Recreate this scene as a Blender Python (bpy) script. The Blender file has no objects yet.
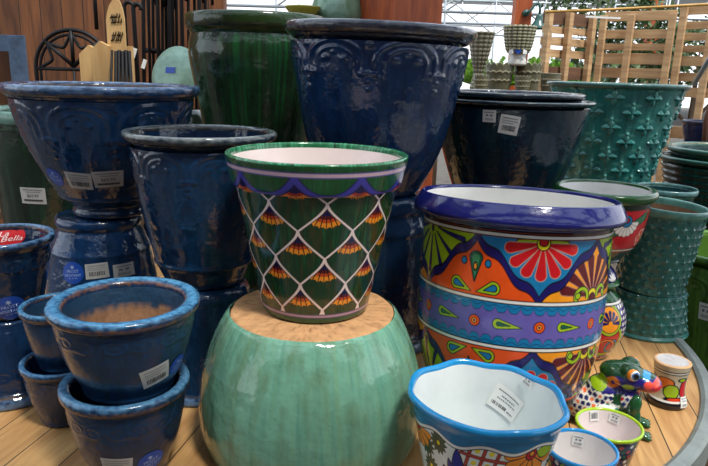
import bpy, bmesh, math, random
import numpy as np
from mathutils import Vector, Matrix
from math import sin, cos, pi, radians as rad
random.seed(7); RNG = np.random.default_rng(7)
S = bpy.context.scene; COL = S.collection

# ------------------------------------------------------------------ camera, sky, sun, exposure
EYE = Vector((0, 0, 1.48)); PITCH = rad(14.2); ROLL = rad(1.7)
cd = bpy.data.cameras.new('camera'); cd.sensor_width = 36; cd.lens = 36 * 640 / 708
cd.clip_start = .02; cd.clip_end = 500
cam = bpy.data.objects.new('camera', cd); COL.objects.link(cam); S.camera = cam
fw = Vector((0, cos(PITCH), -sin(PITCH))); u0 = Vector((0, sin(PITCH), cos(PITCH)))
rt = Vector((1, 0, 0)) * cos(ROLL) + u0 * sin(ROLL); up = -Vector((1, 0, 0)) * sin(ROLL) + u0 * cos(ROLL)
cam.matrix_world = Matrix(((rt.x, up.x, -fw.x, EYE.x), (rt.y, up.y, -fw.y, EYE.y), (rt.z, up.z, -fw.z, EYE.z), (0, 0, 0, 1)))

S.view_settings.view_transform = 'Standard'; S.view_settings.look = 'None'
S.view_settings.exposure = 0.7; S.view_settings.gamma = 1; S.view_settings.use_curve_mapping = False
w = bpy.data.worlds.new('sky'); S.world = w; w.use_nodes = True
wn = w.node_tree; wn.nodes.clear()
wo = wn.nodes.new('ShaderNodeOutputWorld'); wb = wn.nodes.new('ShaderNodeBackground'); wb.inputs[1].default_value = 1.1
tc = wn.nodes.new('ShaderNodeTexCoord'); sp = wn.nodes.new('ShaderNodeSeparateXYZ'); rp = wn.nodes.new('ShaderNodeValToRGB')
nz = wn.nodes.new('ShaderNodeTexNoise'); nz.inputs['Scale'].default_value = 2.2; nz.inputs['Detail'].default_value = 4
mx = wn.nodes.new('ShaderNodeMixRGB'); mx.inputs[2].default_value = (.62, .76, .95, 1)
mr = wn.nodes.new('ShaderNodeMapRange'); mr.inputs[1].default_value = .5; mr.inputs[2].default_value = .7
rp.color_ramp.elements[0].position = 0; rp.color_ramp.elements[0].color = (.95, .97, 1, 1)
rp.color_ramp.elements[1].position = .8; rp.color_ramp.elements[1].color = (.72, .84, 1, 1)
wn.links.new(tc.outputs['Generated'], sp.inputs[0]); wn.links.new(sp.outputs['Z'], rp.inputs[0])
wn.links.new(tc.outputs['Generated'], nz.inputs[0]); wn.links.new(nz.outputs[0], mr.inputs[0])
wn.links.new(mr.outputs[0], mx.inputs[0]); wn.links.new(rp.outputs[0], mx.inputs[1])
wn.links.new(mx.outputs[0], wb.inputs[0]); wn.links.new(wb.outputs[0], wo.inputs[0])
sl = bpy.data.lights.new('sun', 'SUN'); sl.energy = 2.3; sl.angle = rad(9); sl.color = (1, .95, .86)
sun = bpy.data.objects.new('sun', sl); COL.objects.link(sun)
sun.rotation_euler = Vector((0.30, -0.42, 1.0)).to_track_quat('Z', 'Y').to_euler()

# ------------------------------------------------------------------ small helpers
def L1(c): c /= 255; return c / 12.92 if c <= .04045 else ((c + .055) / 1.055) ** 2.4
def c3(r, g, b): return (L1(r), L1(g), L1(b))
def P(px, py, Y):
    d = fw + rt * (px - 354) / 640 - up * (py - 233) / 640
    return EYE + d * (Y / d.y)
def tag(o, label=None, cat=None, group=None, kind=None):
    if label: o['label'] = label
    if cat: o['category'] = cat
    if group: o['group'] = group
    if kind: o['kind'] = kind
    return o
def empty(name, loc, label=None, cat=None, group=None, rz=0):
    o = bpy.data.objects.new(name, None); COL.objects.link(o); o.empty_display_size = .05
    o.location = loc; o.rotation_euler = (0, 0, rz); return tag(o, label, cat, group)
def link(name, me, mats=(), parent=None, smooth=True):
    o = bpy.data.objects.new(name, me); COL.objects.link(o)
    for m in mats: me.materials.append(m)
    if parent: o.parent = parent
    if smooth and len(me.polygons): me.polygons.foreach_set('use_smooth', np.ones(len(me.polygons), bool))
    return o
def copy_tree(o, parent=None):
    c = o.copy(); COL.objects.link(c)
    if parent: c.parent = parent
    for ch in [x for x in COL.objects if x.parent == o]: copy_tree(ch, c)
    return c

# ------------------------------------------------------------------ materials
MT = {}
def mat(name, col=(.5, .5, .5), rough=.5, metal=0, attr=False, var=0., vscale=6, vcol=None, stretch=1, bump=0., bscale=30, bdist=.002,
        speck=0., coat=0., spec=.5, trans=0., vmin=.45, vmax=.65):
    if name in MT: return MT[name]
    m = bpy.data.materials.new(name); m.use_nodes = True; t = m.node_tree; b = t.nodes['Principled BSDF']
    tcn = t.nodes.new('ShaderNodeTexCoord'); mp = t.nodes.new('ShaderNodeMapping')
    mp.inputs['Scale'].default_value = (1, 1, stretch); t.links.new(tcn.outputs['Object'], mp.inputs[0])
    if attr:
        a = t.nodes.new('ShaderNodeAttribute'); a.attribute_name = 'Col'; src = a.outputs['Color']
    else:
        a = t.nodes.new('ShaderNodeRGB'); a.outputs[0].default_value = (*col, 1); src = a.outputs[0]
    n = t.nodes.new('ShaderNodeTexNoise'); n.inputs['Scale'].default_value = vscale; n.inputs['Detail'].default_value = 5
    n.inputs['Roughness'].default_value = .62
    t.links.new(mp.outputs[0], n.inputs[0])
    r = t.nodes.new('ShaderNodeMapRange'); r.inputs[1].default_value = vmin; r.inputs[2].default_value = vmax
    r.inputs[4].default_value = var; t.links.new(n.outputs[0], r.inputs[0])
    mxx = t.nodes.new('ShaderNodeMixRGB'); t.links.new(r.outputs[0], mxx.inputs[0]); t.links.new(src, mxx.inputs[1])
    if vcol is None: vcol = (.5, .5, .5); mxx.blend_type = 'MULTIPLY'
    mxx.inputs[2].default_value = (*vcol, 1); out = mxx.outputs[0]
    if speck:
        n2 = t.nodes.new('ShaderNodeTexNoise'); n2.inputs['Scale'].default_value = 220; n2.inputs['Detail'].default_value = 2
        t.links.new(tcn.outputs['Object'], n2.inputs[0])
        r2 = t.nodes.new('ShaderNodeMapRange'); r2.inputs[1].default_value = .62; r2.inputs[2].default_value = .72; r2.inputs[4].default_value = speck
        t.links.new(n2.outputs[0], r2.inputs[0])
        m2 = t.nodes.new('ShaderNodeMixRGB'); t.links.new(r2.outputs[0], m2.inputs[0]); t.links.new(out, m2.inputs[1])
        m2.inputs[2].default_value = (.02, .02, .02, 1); out = m2.outputs[0]
    t.links.new(out, b.inputs['Base Color'])
    b.inputs['Roughness'].default_value = rough; b.inputs['Metallic'].default_value = metal
    b.inputs['Coat Weight'].default_value = coat; b.inputs['Coat Roughness'].default_value = .04
    b.inputs['Specular IOR Level'].default_value = spec; b.inputs['Transmission Weight'].default_value = trans
    if bump:
        nb = t.nodes.new('ShaderNodeTexNoise'); nb.inputs['Scale'].default_value = bscale; nb.inputs['Detail'].default_value = 3
        t.links.new(tcn.outputs['Object'], nb.inputs[0])
        bp = t.nodes.new('ShaderNodeBump'); bp.inputs['Strength'].default_value = bump; bp.inputs['Distance'].default_value = bdist
        t.links.new(nb.outputs[0], bp.inputs['Height']); t.links.new(bp.outputs[0], b.inputs['Normal'])
        t.links.new(bp.outputs[0], b.inputs['Coat Normal'])
    MT[name] = m; return m
M_BLUE = mat('blue_glaze', attr=True, rough=.12, var=.55, vscale=22, vcol=c3(12, 32, 58), stretch=.35, bump=.8, bscale=26, bdist=.006, coat=.3)
M_BLUE2 = mat('mottled_blue_glaze', attr=True, rough=.2, var=.6, vscale=70, vcol=c3(14, 50, 96), stretch=.8, bump=.4, bscale=60, bdist=.003, coat=.15)
M_GREEN = mat('dark_green_glaze', attr=True, rough=.16, var=.7, vscale=16, vcol=c3(16, 22, 16), stretch=.3, bump=.5, bscale=24, bdist=.006, coat=.2)
M_TEAL = mat('teal_glaze', attr=True, rough=.2, var=.4, vscale=25, vcol=c3(16, 50, 54), stretch=.35, bump=.5, bscale=50, bdist=.003, coat=.2)
M_CELADON = mat('celadon_glaze', attr=True, rough=.13, var=.75, vscale=20, vcol=c3(96, 128, 98), stretch=.14, bump=.8, bscale=13, bdist=.010, coat=.3, speck=.25)
M_PAINT = mat('painted_majolica_glaze', attr=True, rough=.16, var=.16, vscale=30, bump=.25, bscale=45, bdist=.003, coat=.4)
M_WHITE = mat('white_glaze', attr=True, rough=.22, var=.12, vscale=14, bump=.25, bscale=30, bdist=.003, coat=.15)
M_CLAY = mat('terracotta_clay', attr=True, rough=.85, var=.45, vscale=30, bump=.6, bscale=90, bdist=.003, speck=.4)
M_CLAY2 = mat('part_glazed_clay', attr=True, rough=.45, var=.45, vscale=30, bump=.6, bscale=90, bdist=.003, speck=.3)
M_STONE = mat('grey_green_glaze', attr=True, rough=.35, var=.4, vscale=40, bump=.4, bscale=60, bdist=.002)
M_LABEL = mat('label_paper', c3(188, 190, 188), .5, var=.1)
M_LABELW = mat('white_label_paper', c3(232, 232, 228), .5, var=.06)
M_INK = mat('label_ink', c3(38, 38, 44), .6)
M_INK2 = mat('faded_label_ink', c3(120, 122, 126), .6)
M_LBLUE = mat('blue_label_paper', c3(26, 78, 178), .4, var=.1)
M_LINK = mat('pale_label_ink', c3(170, 195, 235), .5)
M_LRED = mat('red_label_paper', c3(196, 34, 40), .4, var=.1)
M_LWH = mat('script_label_ink', c3(245, 225, 225), .5)

# ------------------------------------------------------------------ painting (patterns belong to the glaze itself)
def mixc(col, m, c): col[...] = col * (1 - m[..., None]) + np.asarray(c, float) * m[..., None]
AA = .0012
def put(col, d, c, ink=None, lw=.0013):
    mixc(col, np.clip(.5 - d / AA, 0, 1), c)
    if ink is not None: mixc(col, np.clip(.5 - (np.abs(d) - lw) / AA, 0, 1), ink)
def circ(x, y, cx, cy, r, ry=None):
    ry = ry or r; return (np.sqrt(((x - cx) / r) ** 2 + ((y - cy) / ry) ** 2) - 1) * min(r, ry)
def taper(x, y, x0, y0, x1, y1, r0, r1):
    dx, dy = x1 - x0, y1 - y0; t = np.clip(((x - x0) * dx + (y - y0) * dy) / (dx * dx + dy * dy), 0, 1)
    return np.hypot(x - x0 - t * dx, y - y0 - t * dy) - (r0 + (r1 - r0) * t)
def leafd(x, y, x0, y0, x1, y1, wd):
    dx, dy = x1 - x0, y1 - y0; t = np.clip(((x - x0) * dx + (y - y0) * dy) / (dx * dx + dy * dy), 0, 1)
    return np.hypot(x - x0 - t * dx, y - y0 - t * dy) - wd * np.sin(np.pi * np.clip(t, .001, .999)) ** .8
def fan(col, x, y, cx, cy, R, a0, a1, n, w0, w1, c, ink, lw=.0009):
    for k in range(n):
        a = rad(a0 + (a1 - a0) * k / max(1, n - 1))
        put(col, taper(x, y, cx + R * .22 * sin(a), cy + R * .22 * cos(a), cx + (R - w1) * sin(a), cy + (R - w1) * cos(a), w0, w1), c, ink, lw)
def wrap(a, p): return (a + p / 2) % p - p / 2
INK = c3(18, 16, 26)

# ------------------------------------------------------------------ turned pots
def smooth(ctrl, it=2):
    p = np.array(ctrl, float)
    for _ in range(it):
        q = [p[0]]
        for a, b in zip(p[:-1], p[1:]): q += [a * .75 + b * .25, a * .25 + b * .75]
        q.append(p[-1]); p = np.array(q)
    return p
def resample(p, n):
    d = np.r_[0, np.cumsum(np.hypot(*np.diff(p, axis=0).T))]; t = np.linspace(0, d[-1], n)
    return np.c_[np.interp(t, d, p[:, 0]), np.interp(t, d, p[:, 1])], t
def surf(ctrl, n=200):
    p, s = resample(smooth(ctrl), n); g = np.gradient(p, axis=0); g /= np.hypot(*g.T)[:, None] + 1e-9
    return p, s, np.c_[g[:, 1], -g[:, 0]]          # points, length along, outward normals (r, z)
def lathe(name, ctrl, m, parent, col, nphi=160, ns=60, disp=None, label=None):
    p, s, nr = surf(ctrl, ns)
    phi = np.linspace(-pi, pi, nphi, endpoint=False)
    PH, SS = np.meshgrid(phi, s); Rr = np.repeat(p[:, :1], nphi, 1); Zz = np.repeat(p[:, 1:], nphi, 1)
    C = np.empty(PH.shape + (3,)); cc = col(PH, SS, Rr, Zz) if callable(col) else col; C[...] = cc
    R2, Z2 = Rr.copy(), Zz.copy()
    if disp is not None:
        d = disp(PH, SS, Rr, Zz)
        if isinstance(d, tuple): R2 = Rr * d[0]; Z2 = Zz + d[1]
        else: R2 = Rr + d * nr[:, :1]; Z2 = Zz + d * nr[:, 1:]
    V = np.stack([R2 * np.sin(PH), -R2 * np.cos(PH), Z2], -1).reshape(-1, 3)
    i = np.arange(ns - 1)[:, None] * nphi; j = np.arange(nphi)[None, :]; k = (j + 1) % nphi
    F = np.stack([i + j, i + k, i + nphi + k, i + nphi + j], -1).reshape(-1, 4)
    me = bpy.data.meshes.new(name)
    me.vertices.add(len(V)); me.vertices.foreach_set('co', V.astype(np.float32).ravel())
    me.loops.add(F.size); me.loops.foreach_set('vertex_index', F.astype(np.int32).ravel())
    me.polygons.add(len(F)); me.polygons.foreach_set('loop_start', np.arange(0, F.size, 4, dtype=np.int32))
    me.polygons.foreach_set('loop_total', np.full(len(F), 4, np.int32))
    a = me.color_attributes.new('Col', 'FLOAT_COLOR', 'POINT')
    a.data.foreach_set('color', np.concatenate([C.reshape(-1, 3), np.ones((len(V), 1))], 1).astype(np.float32).ravel())
    me.update(); me.validate()
    o = link(name, me, (m,), parent)
    if label: o['label'] = label
    return o
def root_at(name, X, Y, z, label, cat, group=None):
    return empty(name, (X, Y, z), label, cat, group, -math.atan2(X, Y))
def flipc(ctrl, H): return [(r, H - z) for r, z in reversed(ctrl)]
def noise1(ph, z, k=1., seed=0):
    r = np.random.default_rng(seed); out = 0
    for i in range(14):
        a, b, c = r.integers(1, 10 + 3 * i), r.uniform(-60, 60) * k, r.uniform(0, 6.28); out = out + np.sin(a * ph + b * z + c + 1.3 * np.sin(r.integers(1, 9) * ph + r.uniform(0, 6) + 30 * z))
    return out / 11
def pot(name, X, Y, z0, z1, R, outer, rim, inner, mo, co, mr, cr, mi, ci, label, flip=False, nphi=160, ns=70, disp=None, rdisp=None, idisp=None,
        cat='plant pot', group=None, parts=('body', 'rim', 'interior')):
    """outer/rim/inner profiles as fractions of the radius R and the height."""
    H = z1 - z0; f = lambda L: [(r * R, z * H) for r, z in L]
    o, r, i = f(outer), f(rim), f(inner)
    if flip: o, r, i = flipc(o, H), flipc(r, H), flipc(i, H)
    t = root_at(name, X, Y, z0, label, cat, group); t_ = {}
    lathe(parts[0], o, mo, t, co, nphi, ns, disp)
    lathe(parts[1], r, mr, t, cr, min(nphi, 320), 26, rdisp)
    lathe(parts[2], i, mi, t, ci, min(nphi, 160), 24, idisp)
    return {'root': t, 'outer': surf(o, 300), 'inner': surf(i, 300), 'rim': surf(r, 100), 'H': H, 'R': R}

# ------------------------------------------------------------------ paper labels stuck on curved glaze
TXT = {}
def text_mesh(s, size, shear=0.):
    key = (s, size, shear)
    if key not in TXT:
        c = bpy.data.curves.new('t', 'FONT'); c.body = s; c.size = size; c.align_x = 'CENTER'; c.align_y = 'CENTER'; c.shear = shear; c.resolution_u = 2
        o = bpy.data.objects.new('t', c); COL.objects.link(o); bpy.context.view_layer.update()
        me = bpy.data.meshes.new_from_object(o.evaluated_get(bpy.context.evaluated_depsgraph_get()))
        TXT[key] = ([tuple(v.co)[:2] for v in me.vertices], [tuple(p.vertices) for p in me.polygons])
        bpy.data.objects.remove(o); bpy.data.curves.remove(c); bpy.data.meshes.remove(me)
    return TXT[key]
class Flat:                                        # 2-D artwork: (verts, faces, layer, material index)
    def __init__(s): s.v = []; s.f = []
    def grid(s, x0, y0, x1, y1, lay, mi, n=8, m=6):
        b = len(s.v)
        for j in range(m + 1):
            for i in range(n + 1): s.v.append((x0 + (x1 - x0) * i / n, y0 + (y1 - y0) * j / m, lay))
        for j in range(m):
            for i in range(n): a = b + j * (n + 1) + i; s.f.append(((a, a + 1, a + n + 2, a + n + 1), mi))
    def disc(s, r, lay, mi, k=.0, n=36, m=5):
        b = len(s.v); s.v.append((0, 0, lay))
        for j in range(1, m + 1):
            for i in range(n): a = 2 * pi * i / n; s.v.append((r * j / m * cos(a), r * j / m * sin(a), lay))
        for i in range(n): s.f.append(((b, b + 1 + i, b + 1 + (i + 1) % n), mi))
        for j in range(m - 1):
            for i in range(n):
                a, c = b + 1 + j * n + i, b + 1 + j * n + (i + 1) % n; s.f.append(((a, a + n, c + n, c), mi))
    def text(s, t, x, y, size, lay, mi, shear=0.):
        vs, fs = text_mesh(t, size, shear); b = len(s.v)
        s.v += [(p[0] + x, p[1] + y, lay) for p in vs]; s.f += [(tuple(b + k for k in f), mi) for f in fs]
    def star(s, x, y, r, lay, mi, n=6):
        b = len(s.v); s.v.append((x, y, lay))
        for i in range(2 * n): a = pi * i / n; q = r if i % 2 == 0 else r * .42; s.v.append((x + q * sin(a), y + q * cos(a), lay))
        for i in range(2 * n): s.f.append(((b, b + 1 + (i + 1) % (2 * n), b + 1 + i), mi))
def art(kind, w, h):
    F = Flat(); rr = random.Random(len(kind) * 7 + int(w * 1e4))
    if kind in ('round', 'red'):
        F.disc(w / 2, 0, 0)
        if kind == 'round':
            F.star(0, w * .25, w * .11, 1, 1); F.text('FROST', 0, w * .06, w * .19, 1, 1); F.text('RESISTANT', 0, -w * .12, w * .155, 1, 1)
            for k in range(3): F.grid(-w * .2 + k * w * .15, -w * .26, -w * .1 + k * w * .15, -w * .24, 1, 1, 2, 1)
        else: F.text('La', -w * .16, w * .12, w * .34, 1, 1, .4); F.text('Bella', w * .05, -w * .14, w * .36, 1, 1, .4)
        return F
    F.grid(-w / 2, -h / 2, w / 2, h / 2, 0, 0)
    def dashes(y, hh, mi, fill=.85, x0=-.38, x1=.38):
        x = x0 * w
        while x < x1 * w:
            l = rr.uniform(.03, .09) * w; F.grid(x, y - hh / 2, min(x + l * fill, x1 * w), y + hh / 2, 1, mi, 1, 1); x += l
    def bars(y, hh, x0=-.34, x1=.34, mi=1):
        x = x0 * w
        while x < x1 * w:
            l = rr.uniform(.012, .04) * w; F.grid(x, y - hh / 2, x + l, y + hh / 2, 1, mi, 1, 2); x += l + rr.uniform(.012, .035) * w
    if kind == 'barcode':
        dashes(h * .34, h * .05, 2); dashes(h * .2, h * .04, 2); dashes(h * .08, h * .04, 2, .8, -.38, .2); bars(-h * .18, h * .28)
    elif kind == 'price':
        dashes(h * .36, h * .07, 2); dashes(h * .22, h * .05, 2, .8, -.25, .3)
        F.text('$69.99', 0, -h * .02, h * .26, 1, 1); dashes(-h * .28, h * .12, 1)
    elif kind == 'small':
        dashes(h * .3, h * .08, 2); F.grid(-w * .25, -h * .02, -w * .08, h * .14, 1, 2, 1, 1); F.grid(w * .05, -h * .02, w * .25, h * .14, 1, 2, 1, 1); bars(-h * .27, h * .2, -.3, .3, 2)
    elif kind == 'lines':
        dashes(h * .3, h * .05, 2); dashes(h * .12, h * .06, 2, .7, -.2, .3); dashes(-h * .02, h * .05, 2, .7, -.3, .35); bars(-h * .27, h * .13, -.4, .15); dashes(-h * .3, h * .06, 2, .8, .18, .4)
    elif kind == 'bars': bars(-h * .02, h * .55, -.36, .36, 2)
    return F
def onsurf(sf, phi, s, lift=0.):
    p, S_, n = sf; r = np.interp(s, S_, p[:, 0]); z = np.interp(s, S_, p[:, 1]); nr = np.interp(s, S_, n[:, 0]); nz_ = np.interp(s, S_, n[:, 1])
    r = r + lift * nr; z = z + lift * nz_; return Vector((r * sin(phi), -r * cos(phi), z))
def sticker(pt, name, phi, s, w, h, rot=0., kind='barcode', side='outer', mats=None, label=None, shape=None, lift0=.0012, base=0.):
    sf = pt[side]; F = art(kind, w, h); r0 = max(.02, float(np.interp(s, sf[1], sf[0][:, 0]))); me = bpy.data.meshes.new(name); V = []
    sg = 1 if side == 'outer' else -1
    for x, y, lay in F.v:
        if kind == 'red': y *= h / w
        a = x * cos(rad(rot)) - y * sin(rad(rot)); b = x * sin(rad(rot)) + y * cos(rad(rot))
        if side == 'outer': V.append(onsurf(sf, rad(phi) + a / r0, s + b, base + lift0 + .0007 * lay))
        else: V.append(onsurf(sf, rad(phi) - a / r0, s - b, base + lift0 + .0007 * lay))
        if 'warp' in pt: v = V[-1]; k = pt['warp'](math.atan2(v.x, -v.y), v.z); v.x *= k; v.y *= k
    me.from_pydata([tuple(v) for v in V], [], [f for f, _ in F.f])
    mats = mats or {'round': (M_LBLUE, M_LINK), 'red': (M_LRED, M_LWH)}.get(kind, (M_LABEL, M_INK, M_INK2))
    o = link(name, me, mats, pt['root'])
    me.polygons.foreach_set('material_index', [m for _, m in F.f]); me.update()
    if label: o['label'] = label
    return o
def aim(pt, px, py, side='outer'):                 # where on a pot's wall a view direction meets the glaze
    sf = pt[side]; M = pt['root'].matrix_basis; ph = np.linspace(-pi, pi, 721); s = sf[1]
    PH, SI = np.meshgrid(ph, np.arange(len(s))); r = sf[0][SI, 0]; z = sf[0][SI, 1]; nr = sf[2][SI, 0]; nz_ = sf[2][SI, 1]
    a = pt['root'].rotation_euler.z; l = pt['root'].location
    x, y = r * np.sin(PH), -r * np.cos(PH); X = l.x + x * cos(a) - y * sin(a) - EYE.x; Y = l.y + x * sin(a) + y * cos(a) - EYE.y; Z = l.z + z - EYE.z
    nx, ny = nr * np.sin(PH), -nr * np.cos(PH); NX = nx * cos(a) - ny * sin(a); NY = nx * sin(a) + ny * cos(a)
    face = NX * X + NY * Y + nz_ * Z < 0
    dz = X * fw.x + Y * fw.y + Z * fw.z; u = 354 + 640 * (X * rt.x + Y * rt.y + Z * rt.z) / dz; v = 233 - 640 * (X * up.x + Y * up.y + Z * up.z) / dz
    e = np.hypot(u - px, v - py) + np.where(face, 0, 1e4); i = np.unravel_index(e.argmin(), e.shape)
    return math.degrees(PH[i]), float(s[i[0]])
def stick(pt, name, px, py, w, h, rot=0, kind='barcode', side='outer', **k):
    phi, s = aim(pt, px, py, side); print('STICK', pt['root'].name, px, py, round(phi, 1), round(s, 4))
    return sticker(pt, name, phi, s, w, h, rot, kind, side, **k)

# ------------------------------------------------------------------ boxes, tubes, boards
class MB:
    def __init__(s): s.bm = bmesh.new()
    def box(s, c, d, rot=None, bev=0.):
        g = bmesh.ops.create_cube(s.bm, size=1); vs = g['verts']
        bmesh.ops.scale(s.bm, vec=d, verts=vs)
        if bev:
            es = list({e for v in vs for e in v.link_edges}); r = bmesh.ops.bevel(s.bm, geom=es, offset=bev, segments=2, affect='EDGES', profile=.6); vs = list({v for f in r['faces'] for v in f.verts} | {v for v in vs if v.is_valid})
            vs = [v for v in vs if v.is_valid]
        if rot is not None: bmesh.ops.rotate(s.bm, cent=(0, 0, 0), matrix=rot, verts=vs)
        bmesh.ops.translate(s.bm, vec=c, verts=vs); return s
    def tube(s, pts, r, seg=8, r1=None, cap=True):
        pts = [Vector(p) for p in pts]; n = len(pts); rings = []; prev = None
        for i, p in enumerate(pts):
            t = (pts[min(i + 1, n - 1)] - pts[max(i - 1, 0)]).normalized()
            a = (prev - t * prev.dot(t)).normalized() if prev is not None and (prev - t * prev.dot(t)).length > 1e-4 else t.orthogonal().normalized()
            prev = a; b = t.cross(a); q = r if r1 is None else r + (r1 - r) * i / (n - 1)
            rings.append([s.bm.verts.new(p + (a * cos(2 * pi * k / seg) + b * sin(2 * pi * k / seg)) * q) for k in range(seg)])
        for A, B in zip(rings, rings[1:]):
            for k in range(seg): s.bm.faces.new((A[k], A[(k + 1) % seg], B[(k + 1) % seg], B[k]))
        if cap: s.bm.faces.new(rings[0][::-1]); s.bm.faces.new(rings[-1])
        return s
    def prism(s, poly, o, ux, uy, th):               # outline in the plane (ux, uy) from origin o, thickness th
        ux, uy, o = Vector(ux), Vector(uy), Vector(o); n = ux.cross(uy).normalized() * th
        a = [s.bm.verts.new(o + ux * x + uy * y) for x, y in poly]; b = [s.bm.verts.new(v.co + n) for v in a]; k = len(a)
        s.bm.faces.new(a[::-1]); s.bm.faces.new(b)
        for i in range(k): s.bm.faces.new((a[i], a[(i + 1) % k], b[(i + 1) % k], b[i]))
        return s
    def done(s, name, m, parent=None, smooth=False, label=None):
        bmesh.ops.recalc_face_normals(s.bm, faces=s.bm.faces); me = bpy.data.meshes.new(name); s.bm.to_mesh(me); s.bm.free()
        o = link(name, me, (m,) if not isinstance(m, tuple) else m, parent, smooth)
        if label: o['label'] = label
        return o

# ================================================================== SETTING
def wood_mat(name, c1, c2, plank=.1, axis=0, rough=.7, gap=.004, grain=3., rotz=0., knots=True):
    m = bpy.data.materials.new(name); m.use_nodes = True; t = m.node_tree; b = t.nodes['Principled BSDF']; N = t.nodes.new; Lk = t.links.new
    tcn = N('ShaderNodeTexCoord'); mp = N('ShaderNodeMapping'); mp.inputs['Rotation'].default_value = (0, 0, rotz); Lk(tcn.outputs['Object'], mp.inputs[0])
    sx = N('ShaderNodeSeparateXYZ'); Lk(mp.outputs[0], sx.inputs[0])
    dv = N('ShaderNodeMath'); dv.operation = 'DIVIDE'; dv.inputs[1].default_value = plank; Lk(sx.outputs[axis], dv.inputs[0])
    fl = N('ShaderNodeMath'); fl.operation = 'FLOOR'; Lk(dv.outputs[0], fl.inputs[0]); fr = N('ShaderNodeMath'); fr.operation = 'FRACT'; Lk(dv.outputs[0], fr.inputs[0])
    wn_ = N('ShaderNodeTexWhiteNoise'); wn_.noise_dimensions = '1D'; Lk(fl.outputs[0], wn_.inputs['W'])
    sc = N('ShaderNodeMapping'); v = [1.2, 1.2, 1.2]; v[axis] = 14
    if grain: v = [k * grain for k in v]
    sc.inputs['Scale'].default_value = v; Lk(mp.outputs[0], sc.inputs[0])
    ad = N('ShaderNodeVectorMath'); ad.operation = 'ADD'; Lk(sc.outputs[0], ad.inputs[0]); Lk(wn_.outputs['Color'], ad.inputs[1])
    ms = N('ShaderNodeVectorMath'); ms.operation = 'SCALE'; ms.inputs['Scale'].default_value = 9; Lk(wn_.outputs['Color'], ms.inputs[0]); Lk(ms.outputs[0], ad.inputs[1])
    nz_ = N('ShaderNodeTexNoise'); nz_.inputs['Scale'].default_value = 1; nz_.inputs['Detail'].default_value = 6; nz_.inputs['Distortion'].default_value = 1.2; Lk(ad.outputs[0], nz_.inputs[0])
    cr = N('ShaderNodeValToRGB'); cr.color_ramp.elements[0].position = .3; cr.color_ramp.elements[1].position = .7
    cr.color_ramp.elements[0].color = (*c2, 1); cr.color_ramp.elements[1].color = (*c1, 1); Lk(nz_.outputs[0], cr.inputs[0])
    hs = N('ShaderNodeHueSaturation'); mr_ = N('ShaderNodeMapRange'); mr_.inputs[3].default_value = .72; mr_.inputs[4].default_value = 1.15; Lk(wn_.outputs['Value'], mr_.inputs[0])
    Lk(mr_.outputs[0], hs.inputs['Value']); Lk(cr.outputs[0], hs.inputs['Color'])
    g1 = N('ShaderNodeMath'); g1.operation = 'LESS_THAN'; g1.inputs[1].default_value = gap / plank; Lk(fr.outputs[0], g1.inputs[0])
    mg = N('ShaderNodeMixRGB'); mg.inputs[2].default_value = (.012, .008, .005, 1); Lk(g1.outputs[0], mg.inputs[0]); Lk(hs.outputs[0], mg.inputs[1])
    last = mg.outputs[0]
    if knots:
        vo = N('ShaderNodeTexVoronoi'); vo.inputs['Scale'].default_value = 5.5; Lk(mp.outputs[0], vo.inputs['Vector'])
        kr = N('ShaderNodeMapRange'); kr.inputs[1].default_value = .035; kr.inputs[2].default_value = .075; kr.inputs[3].default_value = .75; kr.inputs[4].default_value = 0; Lk(vo.outputs['Distance'], kr.inputs[0])
        mk = N('ShaderNodeMixRGB'); mk.inputs[2].default_value = (c2[0] * .3, c2[1] * .25, c2[2] * .25, 1); Lk(kr.outputs[0], mk.inputs[0]); Lk(last, mk.inputs[1]); last = mk.outputs[0]
    Lk(last, b.inputs['Base Color']); b.inputs['Roughness'].default_value = rough
    bp = N('ShaderNodeBump'); bp.inputs['Strength'].default_value = .35; bp.inputs['Distance'].default_value = .003; Lk(nz_.outputs[0], bp.inputs['Height']); Lk(bp.outputs[0], b.inputs['Normal'])
    return m
M_TABLE = wood_mat('table_planks', c3(216, 170, 110), c3(166, 118, 68), .115, 0, .6, .003, 2.2, rad(12))
M_CEDAR = wood_mat('cedar_planks', c3(132, 80, 42), c3(84, 48, 24), .15, 0, .75, .006, 1.4)
M_POST = wood_mat('cedar_beam', c3(190, 92, 36), c3(130, 52, 18), 5, 0, .6, 0, 1.6)
M_PALLET = wood_mat('pallet_wood', c3(214, 178, 132), c3(168, 128, 88), 7, 2, .8, 0, 1.5)
M_PALLETD = wood_mat('weathered_pallet_wood', c3(124, 88, 62), c3(84, 56, 40), 7, 2, .8, 0, 1.5)
M_STAKE = wood_mat('pale_stake_wood', c3(232, 192, 130), c3(208, 160, 100), 7, 0, .7, 0, 1.5, 0, False)
M_BENCH = wood_mat('bench_wood', c3(110, 84, 60), c3(66, 48, 34), .14, 1, .8, .008, 1.5)
M_ZINC = mat('zinc_band', c3(138, 146, 142), .5, .3, var=.5, vscale=14, bump=.3, bscale=40)
M_IRON = mat('black_iron', c3(26, 25, 27), .5, .5, var=.3, vscale=30)
M_FLOOR = mat('gravel_floor', c3(94, 88, 80), .9, var=.6, vscale=9, bump=.8, bscale=60, bdist=.01)
M_MET = mat('galvanised_pipe', c3(170, 176, 180), .4, .5, var=.3)
M_FILM = mat('greenhouse_film', c3(150, 154, 160), .6, var=.5, vscale=1.5)
M_BAMBOO = mat('bamboo', c3(196, 150, 74), .5, var=.4, vscale=12)
M_ROPE = mat('twine', c3(150, 140, 110), .9)

m = MB(); m.box((0, 12, -.05), (60, 50, .1)); tag(m.done('floor', M_FLOOR), kind='structure')
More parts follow.
